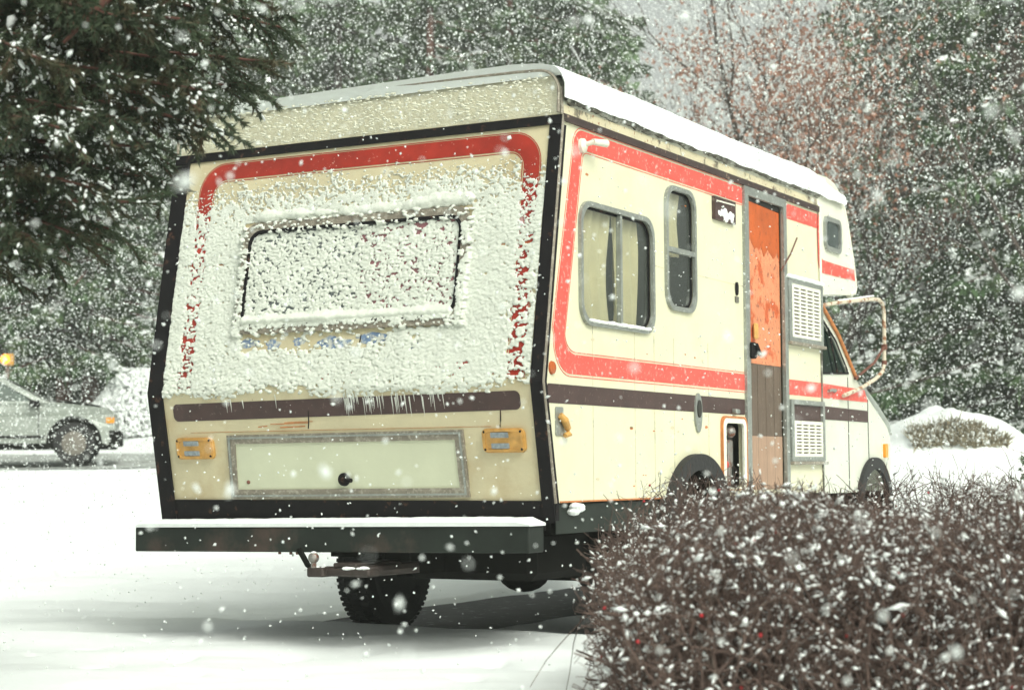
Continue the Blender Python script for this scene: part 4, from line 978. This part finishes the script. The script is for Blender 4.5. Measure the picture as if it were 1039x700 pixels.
# (s, l, proto, scale)
TR = []
for l in np.arange(-17, 1.5, 2.05): TR.append((46+3*rr.random(), l+.6*rr.random(), rr.choice((0, 1, 2)), .95+.3*rr.random(), 0))
for l in np.arange(-20, 3.2, 2.6): TR.append((56+4*rr.random(), l+.8*rr.random(), rr.choice((0, 1, 2)), 1.15+.3*rr.random(), 0))
for l in np.arange(9.0, 17, 1.7): TR.append((32+3*rr.random(), l+.5*rr.random(), rr.choice((1, 2)), .95+.25*rr.random(), 1))
for l in np.arange(10.8, 28, 2.3): TR.append((46+4*rr.random(), l+.8*rr.random(), rr.choice((0, 1, 2)), 1.15+.3*rr.random(), 1))
for (s, l, k, sc, g_) in TR: place_conifer(s, l, k, sc, rr.random()*6.28, LBL[g_][0], LBL[g_][1])
for (s, l, sc, lb) in ((42.5, -10.45, .95, 'evergreen whose bare red brown trunk stands left of its twin behind the parked car'), (43, -9.95, 1.05, 'evergreen whose bare trunk stands right of its twin, nearer the snowy bush')):
    place_conifer(s, l, 0, sc, rr.random()*6, lb, None)
# far wood: one mass
def far_wood():
    n = 60000; l = -75+150*rng.random(n); s = 72+10*rng.random(n); hmax = 17+3*np.sin(l*.5)+2*np.sin(l*1.7+1)
    gap = np.exp(-((l-9.8)/5.0)**2); hmax = hmax-10.5*gap
    z = ground_z(*sl(s, l), False)+hmax*rng.random(n)**.9
    X, Y = sl(s, l); P = np.stack([X, Y, z], -1); D = rng.normal(size=(n, 3)); D[:, 2] -= .6; D /= np.linalg.norm(D, axis=1)[:, None]
    return blades(P, D*(.5+.6*rng.random(n))[:, None], .22+.2*rng.random(n))
V, F = far_wood(); fw = link('far_wood', np_mesh('far_wood', V, F), M['needle3']); setp(fw, 'misty far wood behind the nearer trees', 'wood', kind='stuff')

# bare trees with withered leaves
def bare_tree(s, l, H, seed, label, spread=.55, snowy=1.0, leaf=1200, leafz=(2, 7), r0=.16, lean=0, name='bare_tree', group=None, mt='bark', leafspread=1., rmin=.006):
    r = random.Random(seed); x, y = sl(s, l); z = float(ground_z(np.array(x), np.array(y), False)); seg = []; tips = []
    def grow(p, d, L_, rad, depth):
        n = 4
        for i in range(n):
            q = p+d*(L_/n); r1 = rad*(1-.12); seg.append((*p, *q, rad, r1)); p = q; rad = r1
            d = (d+Vector((r.gauss(0, .10), r.gauss(0, .10), r.gauss(.03, .06)))).normalized()
            if depth > 0 and i >= 1 and r.random() < .75:
                a = r.random()*2*pi; sd = (d+Vector((math.cos(a), math.sin(a), .15))*(.55+.5*r.random())).normalized(); grow(p, sd, L_*(.55+.25*r.random()), rad*.55, depth-1)
        if depth > 0 and rad > rmin:
            for _ in range(2):
                a = r.random()*2*pi; grow(p, (d+Vector((math.cos(a), math.sin(a), .3))*spread).normalized(), L_*(.68+.2*r.random()), rad*.72, depth-1)
        else: tips.append(p)
    grow(Vector((x, y, z-.3)), Vector((lean, 0, 1)).normalized(), H*.34, r0, 5)
    o = empty(name, (x, y, z), label, 'bare tree', group)
    V, F = tubes_np(np.array([[*q] for q in seg]), 5); link('branches', np_mesh('branches', V, F), M[mt], o)
    A = np.array([q[:6] for q in seg]); rd = np.array([q[6] for q in seg])
    k = rng.choice(len(A), max(1, int(min(len(A), 3000)*snowy))); t = rng.random((len(k), 1)); P = A[k, :3]*(1-t)+A[k, 3:]*t; P[:, 2] += rd[k]*.8
    if snowy:
        V, F = blobs(P, np.stack([.05+.08*rng.random(len(k)), .008+rd[k]*.7, .006+.012*rng.random(len(k))], -1), axes=A[k, 3:]-A[k, :3]); link('branch_snow', np_mesh('branch_snow', V, F), M['snow_fine'], o)
    if leaf:
        hz = A[:, 5]-z; ok = np.where((hz > leafz[0]) & (hz < leafz[1]) & (rd < .04))[0]
        k = rng.choice(ok, leaf); P = A[k, 3:]+rng.normal(size=(leaf, 3))*.22*leafspread; D = rng.normal(size=(leaf, 3)); D[:, 2] -= .8; D /= np.linalg.norm(D, axis=1)[:, None]
        V, F = blades(P, D*.10, .035); link('withered_leaves', np_mesh('withered_leaves', V, F), M['leaf'], o)
    return o
bare_tree(33, 4.75, 11.5, 3, 'tall bare tree with dark forking trunk above the front of the motorhome roof', leaf=5200, leafz=(2, 7.6), r0=.19)
bare_tree(36, 6.1, 11, 8, 'bare tree with slanting limbs rising behind the cab bunk', leaf=2600, leafz=(2.5, 7.0), r0=.15, lean=.16)
bare_tree(34, 2.6, 8.0, 21, 'low tree thick with withered red brown leaves behind the middle of the motorhome roof', leaf=5000, leafz=(2.5, 6.0), r0=.11, spread=.8)
bare_tree(29.5, 8.9, 10, 17, 'thin bare tree near the right edge in front of the evergreens', leaf=250, leafz=(3, 8), r0=.10, snowy=0)
bare_tree(36, 3.9, 8.5, 25, 'bushy leafy brown tree between the low red tree and the tall forked tree', leaf=2600, leafz=(2.0, 5.8), r0=.10, spread=.7)
bare_tree(37, 7.3, 8.5, 29, 'slender bare tree with sparse brown leaves right of the slanting tree', leaf=700, leafz=(2.0, 5.5), r0=.09, spread=.6)

bare_tree(39, 1.9, 9.5, 41, 'russet leaved tree standing left of the low red tree, just over the roof line', leaf=3600, leafz=(3, 7.5), r0=.11, spread=.7)
# snow laden bush left of the motorhome
def snowy_bush(s, l, R_, H, label):
    x, y = sl(s, l); z = float(ground_z(np.array(x), np.array(y), False)); o = empty('snowy_bush', (x, y, z), label, 'bush')
    n = 900; a = rng.random(n)*2*pi; q = rng.random(n)**.5; hh = rng.random(n)
    w = R_*(1-.5*hh)*q; P = np.stack([x+w*np.cos(a), y+w*np.sin(a), z+H*hh*(1-.25*q)], -1)
    seg = np.concatenate([np.tile([x, y, z], (n, 1))+rng.normal(size=(n, 3))*[.25, .25, .02], P, np.full((n, 1), .012), np.full((n, 1), .004)], 1)
    V, F = tubes_np(seg, 3); link('stems', np_mesh('stems', V, F), M['twig'], o)
    k = 7000; a = rng.random(k)*2*pi; q = rng.random(k)**.4; hh = rng.random(k)
    w = R_*np.sqrt(1-hh**2*.9)*q*(.75+.9*np.clip(vnoise(a*1.6, hh*3, 15), 0, 1)); P = np.stack([x+w*np.cos(a), y+w*np.sin(a), z+H*hh], -1)
    V, F = blobs(P, .02+.028*rng.random(k), ICO, ICOF); link('snow_clumps', np_mesh('snow_clumps', V, F), M['snow_fine'], o)
snowy_bush(41, -8.5, .85, 1.5, 'bush buried in snow between the parked car and the motorhome')
snowy_bush(47, -9.5, 1.9, 2.0, 'pale snow laden bush farther back behind the two trunks')

# ------------------------------------------------------------------ NEAR EVERGREEN, upper left
def at(px, v, D): # photo position at depth D -> metres (used to choose where boughs end)
    a = (px-519.5)/1850.9; b = (350-v)/1850.9
    c, s = math.cos(ROLL), math.sin(ROLL); rt = c*a-s*b; up = s*a+c*b
    c, s = math.cos(PITCH), math.sin(PITCH); fy = c-s*up; fz = s+c*up
    c, s = math.cos(YAW), math.sin(YAW)
    return np.array([CAM[0]+D*(c*rt-s*fy), CAM[1]+D*(s*rt+c*fy), CAM[2]+D*fz])
def near_evergreen():
    tx, ty = sl(7.3, -3.15); o = empty('evergreen_tree', (tx, ty, 0), 'near dark evergreen reaching snow dusted boughs into the upper left corner', 'evergreen tree')
    MB().tube([(tx, ty, -.2), (tx+.03, ty, 1.2), (tx, ty+.04, 2.6), (tx, ty, 4.2), (tx, ty, 5.6)], [.13, .11, .09, .05, .015], 12).build('trunk', M['bark'], o)
    tips = [(285, 28, 6.9), (262, 62, 6.6), (235, 112, 6.8), (214, 128, 6.6), (205, 92, 6.2), (240, -10, 6.4), (190, 20, 6.0), (170, 60, 6.3), (180, 120, 6.9), (150, 150, 6.4), (165, 185, 6.7), (130, 205, 6.2), (110, 232, 6.6), (90, 190, 6.0), (70, 235, 6.3), (55, 262, 6.7), (30, 240, 6.0), (15, 270, 6.4), (120, 120, 5.9), (100, 70, 6.1), (60, 130, 5.8), (30, 180, 6.2), (40, 60, 5.9), (130, 20, 6.0), (80, 10, 6.4), (220, 45, 7.0), (145, 95, 7.1), (95, 150, 7.0), (50, 200, 7.2), (200, -30, 6.8), (120, -40, 6.3), (255, 90, 7.0), (10, 100, 6.5), (20, 20, 6.6), (0, 215, 6.8)]
    seg = []; NP = []; ND = []; SP = []; SD = []
    T = [at(*t) for t in tips]
    for k in range(46): # the rest of the tree, outside the frame
        a = rng.random()*2*pi; z = 1.6+3.6*rng.random(); R_ = 1.5*(1.25-z/5.6)*(.7+.5*rng.random())
        p = np.array([tx+R_*math.cos(a), ty+R_*math.sin(a), z-.2])
        ss, ll = to_sl(p[0], p[1])
        if ss > 1 and (519.5+1850*ll/ss) > -20 : continue
        T.append(p)
    for tip in T:
        L_ = math.hypot(tip[0]-tx, tip[1]-ty); b0 = np.array([tx, ty, tip[2]+.05+.22*L_*rng.random()]); mid = (b0+tip)/2+np.array([0, 0, .08*L_])+rng.normal(size=3)*.04
        pts = [b0*(1-t)**2+2*mid*t*(1-t)+tip*t*t for t in np.linspace(0, 1, 12)]
        for i in range(11): seg.append((*pts[i], *pts[i+1], .016*(1-i/12)+.003, .016*(1-(i+1)/12)+.003))
        nt = int(40+20*L_)
        for j in range(nt):
            t = .25+.75*(j+rng.random())/nt; i = min(10, int(t*11)); p = pts[i]+(pts[i+1]-pts[i])*(t*11-i)
            d = pts[min(i+1, 11)]-pts[max(i-1, 0)]; d /= np.linalg.norm(d); sidev = np.cross(d, [0, 0, 1]); sg = 1 if rng.random() < .5 else -1
            dd = d*(.5+.4*rng.random())+sidev*sg*(.5+.5*rng.random())+np.array([0, 0, -.15+.35*rng.normal()]); dd /= np.linalg.norm(dd)
            tl = (.12+.22*rng.random())*(1.15-.5*t); ns = max(3, int(tl/.018)); q = p.copy()
            for m_ in range(ns):
                q2 = q+dd*tl/ns; dd = dd+rng.normal(size=3)*.09+np.array([0, 0, -.03]); dd /= np.linalg.norm(dd); seg.append((*q, *q2, .0028, .002))
                for _ in range(11):
                    NP.append(q+(q2-q)*rng.random()); v = dd*(.55+.3*rng.random())+rng.normal(size=3)*.45; ND.append(v/np.linalg.norm(v)*(.022+.022*rng.random()))
                for _ in range(int(rng.random() < .42)+int(rng.random() < .42)): SP.append(q2+rng.normal(size=3)*.006+[0, 0, .004]); SD.append(dd.copy())
                q = q2
    V, F = tubes_np(seg, 4); link('branches', np_mesh('branches', V, F), M['barkr'], o)
    V, F = blades(np.array(NP), np.array(ND), .0034+.0024*rng.random(len(NP))); link('needles', np_mesh('needles', V, F), M['needle'], o)
    SP = np.array(SP); SD = np.array(SD); n = len(SP); msk = fbm(SP[:, 0]*6+SP[:, 1]*3, SP[:, 2]*7, 2, 77) > .03; SP, SD = SP[msk], SD[msk]; n = len(SP)
    V, F = blobs(SP, np.exp(rng.normal(size=(n, 1))*.32)*.9*np.stack([.006+.010*rng.random(n), .004+.005*rng.random(n), .003+.004*rng.random(n)], -1), ICO, ICOF, axes=SD); link('bough_snow', np_mesh('bough_snow', V, F), M['snow_fine'], o)
    # one thick red brown limb at the very top
    a, b = at(86, 22, 6.1), at(122, -14, 6.1); MB().tube([a+(a-b)*.6, a, b, b+(b-a)*1.5], [.006, .012, .016, .02], 8).build('limb', M['barkr'], o)
near_evergreen()

# ------------------------------------------------------------------ HEDGE, lower right
def hedge():
    x, y = sl(6.3, 1.7); o = empty('bare_hedge', (x, y, 0), 'bare dark red hedge of fine twigs dusted with snow, in the lower right foreground', 'hedge')
    segs = []; r = rng
    def topz(s, l): return .865+.05*math.sin(l*3.1+1)+.03*math.sin(l*9)-.34*math.exp(-((l-.20)/.27)**2)+.02*(s-6)
    def inside(p):
        s, l = to_sl(p[0], p[1]); zz = p[2]; sh = .05*(1-min(1, zz/.9))
        return (l > s*.042+.045*math.sin(zz*11+s*5)+.03*math.sin(zz*23+s*17)+.02-sh*.5) and (4.75 < s < 8.1) and (zz < topz(s, l)) and l < 4.2
    def chain(p, d, n, L_, rad, depth, tropism):
        for i in range(n):
            q = p+d*L_; 
            if not inside(q) and r.random() < .85: return
            r1 = max(.0009, rad*(.90)); segs.append((*p, *q, rad, r1)); p = q; rad = r1
            d = d+r.normal(size=3)*.34; d[2] += tropism; d /= np.linalg.norm(d)
            if depth > 0 and r.random() < (.62 if depth == 2 else .5):
                sd = d+r.normal(size=3)*.75; sd /= np.linalg.norm(sd); chain(p, sd, n-2 if depth == 2 else 3, L_*.72, rad*.62, depth-1, tropism)
    N_ = 2600
    for k in range(N_):
        near = r.random() < .55
        s = (4.9+1.0*r.random()) if near else (5.4+2.5*r.random()); l = .42+2.5*r.random()**.95 if r.random() < .9 else .36+.2*r.random()
        zx = r.random()*.45; X, Y = sl(s, l); d = np.array([r.normal()*.35, r.normal()*.35, 1.]); d /= np.linalg.norm(d)
        chain(np.array([X, Y, zx*(.9 if near else .9)]), d, 7, .072+.02*r.random(), .0034+.0018*r.random(), 2, .02)
    # long whips above the clipped top
    for k in range(420):
        s = 5.0+2.9*r.random(); l = .45+2.6*r.random(); X, Y = sl(s, l); d = np.array([r.normal()*.5, r.normal()*.5, .8]); d /= np.linalg.norm(d); p = np.array([X, Y, topz(s, l)-.10]); rad = .0024
        for i in range(int(3+2.2*r.random())):
            q = p+d*.038; segs.append((*p, *q, rad, rad*.85)); p = q; rad *= .85; d = d+r.normal(size=3)*.25; d /= np.linalg.norm(d)
    for (s, l) in ((6.0, .22), (5.9, .25)): # drooping side whips
        X, Y = sl(s, l+.1); p = np.array([X, Y, .55]); d = np.array([-RT[0]*.6, -RT[1]*.6, -.5]); rad = .003
        for i in range(9): q = p+d/np.linalg.norm(d)*.05; segs.append((*p, *q, rad, rad*.9)); p = q; rad *= .9; d = d+np.array([0, 0, -.12])+r.normal(size=3)*.1
    A = np.array(segs); V, F = tubes_np(A, 3); link('twigs', np_mesh('twigs', V, F), M['twig'], o)
    # snow lying along twigs
    d = A[:, 3:6]-A[:, :3]; ln = np.linalg.norm(d, axis=1); flat = 1-np.abs(d[:, 2])/ln
    pk = np.where(r.random(len(A)) < (.20+.55*flat)*.62)[0]; t = r.random((len(pk), 1)); P = A[pk, :3]*(1-t)+A[pk, 3:6]*t; P[:, 2] += A[pk, 6]*1.2+.002
    m_ = len(pk); kk = np.exp(r.normal(size=m_)*.35); R3 = np.stack([(.005+.010*r.random(m_)**1.5)*kk, (.0019+.0024*r.random(m_))*kk, (.0022+.0028*r.random(m_))*kk], -1)
    V, F = blobs(P, R3, OCT, OCTF, axes=d[pk]); link('twig_snow', np_mesh('twig_snow', V, F), M['snow_fine'], o)
    pk2 = r.choice(np.where(flat > .45)[0], 300); V, F = blobs(A[pk2, 3:6]+[0, 0, .004], np.stack([.009+.010*r.random(300), .006+.005*r.random(300), .004+.004*r.random(300)], -1), ICO, ICOF, axes=d[pk2]); setp(link('snow_caps', np_mesh('snow_caps', V, F), M['snow_fine'], o), kind='stuff')
    pk = r.choice(len(A), 260); V, F = blobs(A[pk, 3:6]-[0, 0, .005], .0045+.002*r.random(260), ICO, ICOF); setp(link('berries', np_mesh('berries', V, F), M['berry'], o), kind='stuff')
    print('hedge segs', len(A))
hedge()
# sprig of a small evergreen beyond the hedge, right edge
def sprig():
    x, y = sl(8.5, 2.52); o = empty('evergreen_shrub', (x, y, 0), 'small green evergreen shrub peeking over the hedge at the right edge', 'shrub')
    seg = []; NP = []; ND = []
    for k in range(150):
        a = rng.random()*2*pi; z0 = .25+.68*rng.random(); p = np.array([x, y, z0]); d = np.array([math.cos(a), math.sin(a), .28]); d /= np.linalg.norm(d); L_ = .48*(1.25-z0)
        for i in range(10):
            q = p+d*L_/10; d = d+rng.normal(size=3)*.12; d /= np.linalg.norm(d); seg.append((*p, *q, .003, .0025))
            for _ in range(9): NP.append(p+(q-p)*rng.random()); v = d*.5+rng.normal(size=3)*.5; ND.append(v/np.linalg.norm(v)*.026)
            p = q
    seg.append((x, y, -.1, x, y, .85, .02, .005)); V, F = tubes_np(seg, 4); link('branches', np_mesh('branches', V, F), M['bark'], o)
    V, F = blades(np.array(NP), np.array(ND), .003+0*np.array(NP)[:, 0]); link('needles', np_mesh('needles', V, F), M['needle3'], o)
sprig()

# ------------------------------------------------------------------ FALLING SNOW
def flakes():
    Dmax = 36.0; n = 240000
    D = Dmax*rng.random(n)**(1/3.); D = D[D > 1.6]; n = len(D)
    u = (rng.random(n)-.5)*1.30; v = (rng.random(n)-.5)*1.3
    D2 = 1.3+3.2*rng.random(210); D = np.concatenate([D, D2]); n = len(D); u = (rng.random(n)-.5)*1.30; v = (rng.random(n)-.5)*1.3
    l = D*u*1039/1850; z = .914+D*((476-350)/1850)+D*v*700/1850
    X, Y = sl(D, l); gz = ground_z(X, Y, False); ok = (z > gz+.02)
    inside = (X > -1.22) & (X < 1.22) & (Y > 0) & (Y < 4.8) & (z < 2.9); ok &= ~inside
    P = np.stack([X, Y, z], -1)[ok]; n = len(P); D = D[ok]
    R_ = .0026*np.exp(rng.normal(size=n)*.42)+.0012; R_ = R_*(1+1.1*sst(9, 26, D))
    R3 = np.stack([R_*(1+.7*rng.random(n)), R_*(.8+.5*rng.random(n)), R_*(.6+.5*rng.random(n))], -1)
    V, F = blobs(P, R3, OCT, OCTF, jit=.35)
    o = link('falling_snow', np_mesh('falling_snow', V, F), M['flake']); setp(o, 'snowflakes falling through the air', 'snowflakes', kind='stuff')
    print('flakes', n)
M['flake'] = mat('flake', (.92, .95, .93), .9, spec=.1)
nt = M['flake'].node_tree; tr = nt.nodes.new('ShaderNodeBsdfTranslucent'); tr.inputs[0].default_value = (.95, .98, .96, 1)
mx_ = nt.nodes.new('ShaderNodeMixShader'); mx_.inputs[0].default_value = .45
nt.links.new(nt.nodes['Principled BSDF'].outputs[0], mx_.inputs[1]); nt.links.new(tr.outputs[0], mx_.inputs[2]); nt.links.new(mx_.outputs[0], nt.nodes['Material Output'].inputs[0])
flakes()

# ------------------------------------------------------------------ HAZE
HAZE = .0026
if HAZE:
    mb = MB().box(-165, 165, -165, 175, -1.4, 32); hz = mb.build('haze', None)
    m = bpy.data.materials.new('haze_air'); m.use_nodes = True; N = m.node_tree.nodes; N.clear(); out = N.new('ShaderNodeOutputMaterial'); pv = N.new('ShaderNodeVolumePrincipled')
    pv.inputs['Color'].default_value = (.87, .93, .86, 1); pv.inputs['Density'].default_value = HAZE; m.node_tree.links.new(pv.outputs[0], out.inputs['Volume'])
    hz.data.materials.append(m); setp(hz, 'pale snow filled air', 'haze', kind='stuff')

# ------------------------------------------------------------------ CAMERA, LIGHT
cd = bpy.data.cameras.new('camera'); co = bpy.data.objects.new('camera', cd); COL.objects.link(co); scn.camera = co
cd.sensor_width = 36; cd.sensor_fit = 'HORIZONTAL'; cd.lens = 1850.9/1039*36; cd.clip_end = 800; cd.clip_start = .05
c, s = math.cos(YAW), math.sin(YAW); cp, sp = math.cos(PITCH), math.sin(PITCH)
fwd = Vector((-s*cp, c*cp, sp)); right = Vector((c, s, 0)); up = right.cross(fwd)
cr_, sr_ = math.cos(ROLL), math.sin(ROLL); r2 = right*cr_+up*sr_; u2 = -right*sr_+up*cr_
Rm = Matrix((r2, u2, -fwd)).transposed().to_4x4(); co.matrix_world = Matrix.Translation(CAM.tolist()) @ Rm
cd.dof.use_dof = True; cd.dof.focus_distance = 9.4; cd.dof.aperture_fstop = 3.8

SUN_AZ = math.radians(60); SUN_EL = math.radians(43)   # direction of the light source, measured from +x toward +y
sd = Vector((math.cos(SUN_EL)*math.cos(math.radians(-27)), math.cos(SUN_EL)*math.sin(math.radians(-27)), math.sin(SUN_EL)))
ld = bpy.data.lights.new('sun', 'SUN'); ld.energy = 1.4; ld.angle = math.radians(40); ld.color = (1, .985, .91)
lo = bpy.data.objects.new('sun', ld); COL.objects.link(lo); lo.rotation_euler = sd.to_track_quat('Z', 'Y').to_euler()
w = bpy.data.worlds.new('World'); scn.world = w; w.use_nodes = True; N = w.node_tree.nodes; L = w.node_tree.links
sky = N.new('ShaderNodeTexSky'); sky.sky_type = 'NISHITA'; sky.sun_disc = False; sky.sun_elevation = SUN_EL; sky.sun_rotation = math.radians(90+27); sky.air_density = 1.0; sky.dust_density = 6; sky.ozone_density = 1
hsv = N.new('ShaderNodeHueSaturation'); hsv.inputs['Saturation'].default_value = .12
mixn = N.new('ShaderNodeMix'); mixn.data_type = 'RGBA'; mixn.blend_type = 'MULTIPLY'; mixn.inputs[0].default_value = 1; mixn.inputs[7].default_value = (.96, 1.0, .925, 1)
L.new(sky.outputs[0], hsv.inputs['Color']); L.new(hsv.outputs[0], mixn.inputs[6]); L.new(mixn.outputs[2], N['Background'].inputs[0]); N['Background'].inputs[1].default_value = .15
scn.view_settings.view_transform = 'Standard'; scn.view_settings.look = 'None'; scn.view_settings.gamma = 1; scn.view_settings.exposure = .35
scn.render.engine = 'CYCLES'; scn.cycles.use_denoising = True; scn.cycles.max_bounces = 6; scn.cycles.diffuse_bounces = 3; scn.cycles.glossy_bounces = 2; scn.cycles.transparent_max_bounces = 12; scn.cycles.volume_bounces = 0; scn.cycles.transmission_bounces = 2
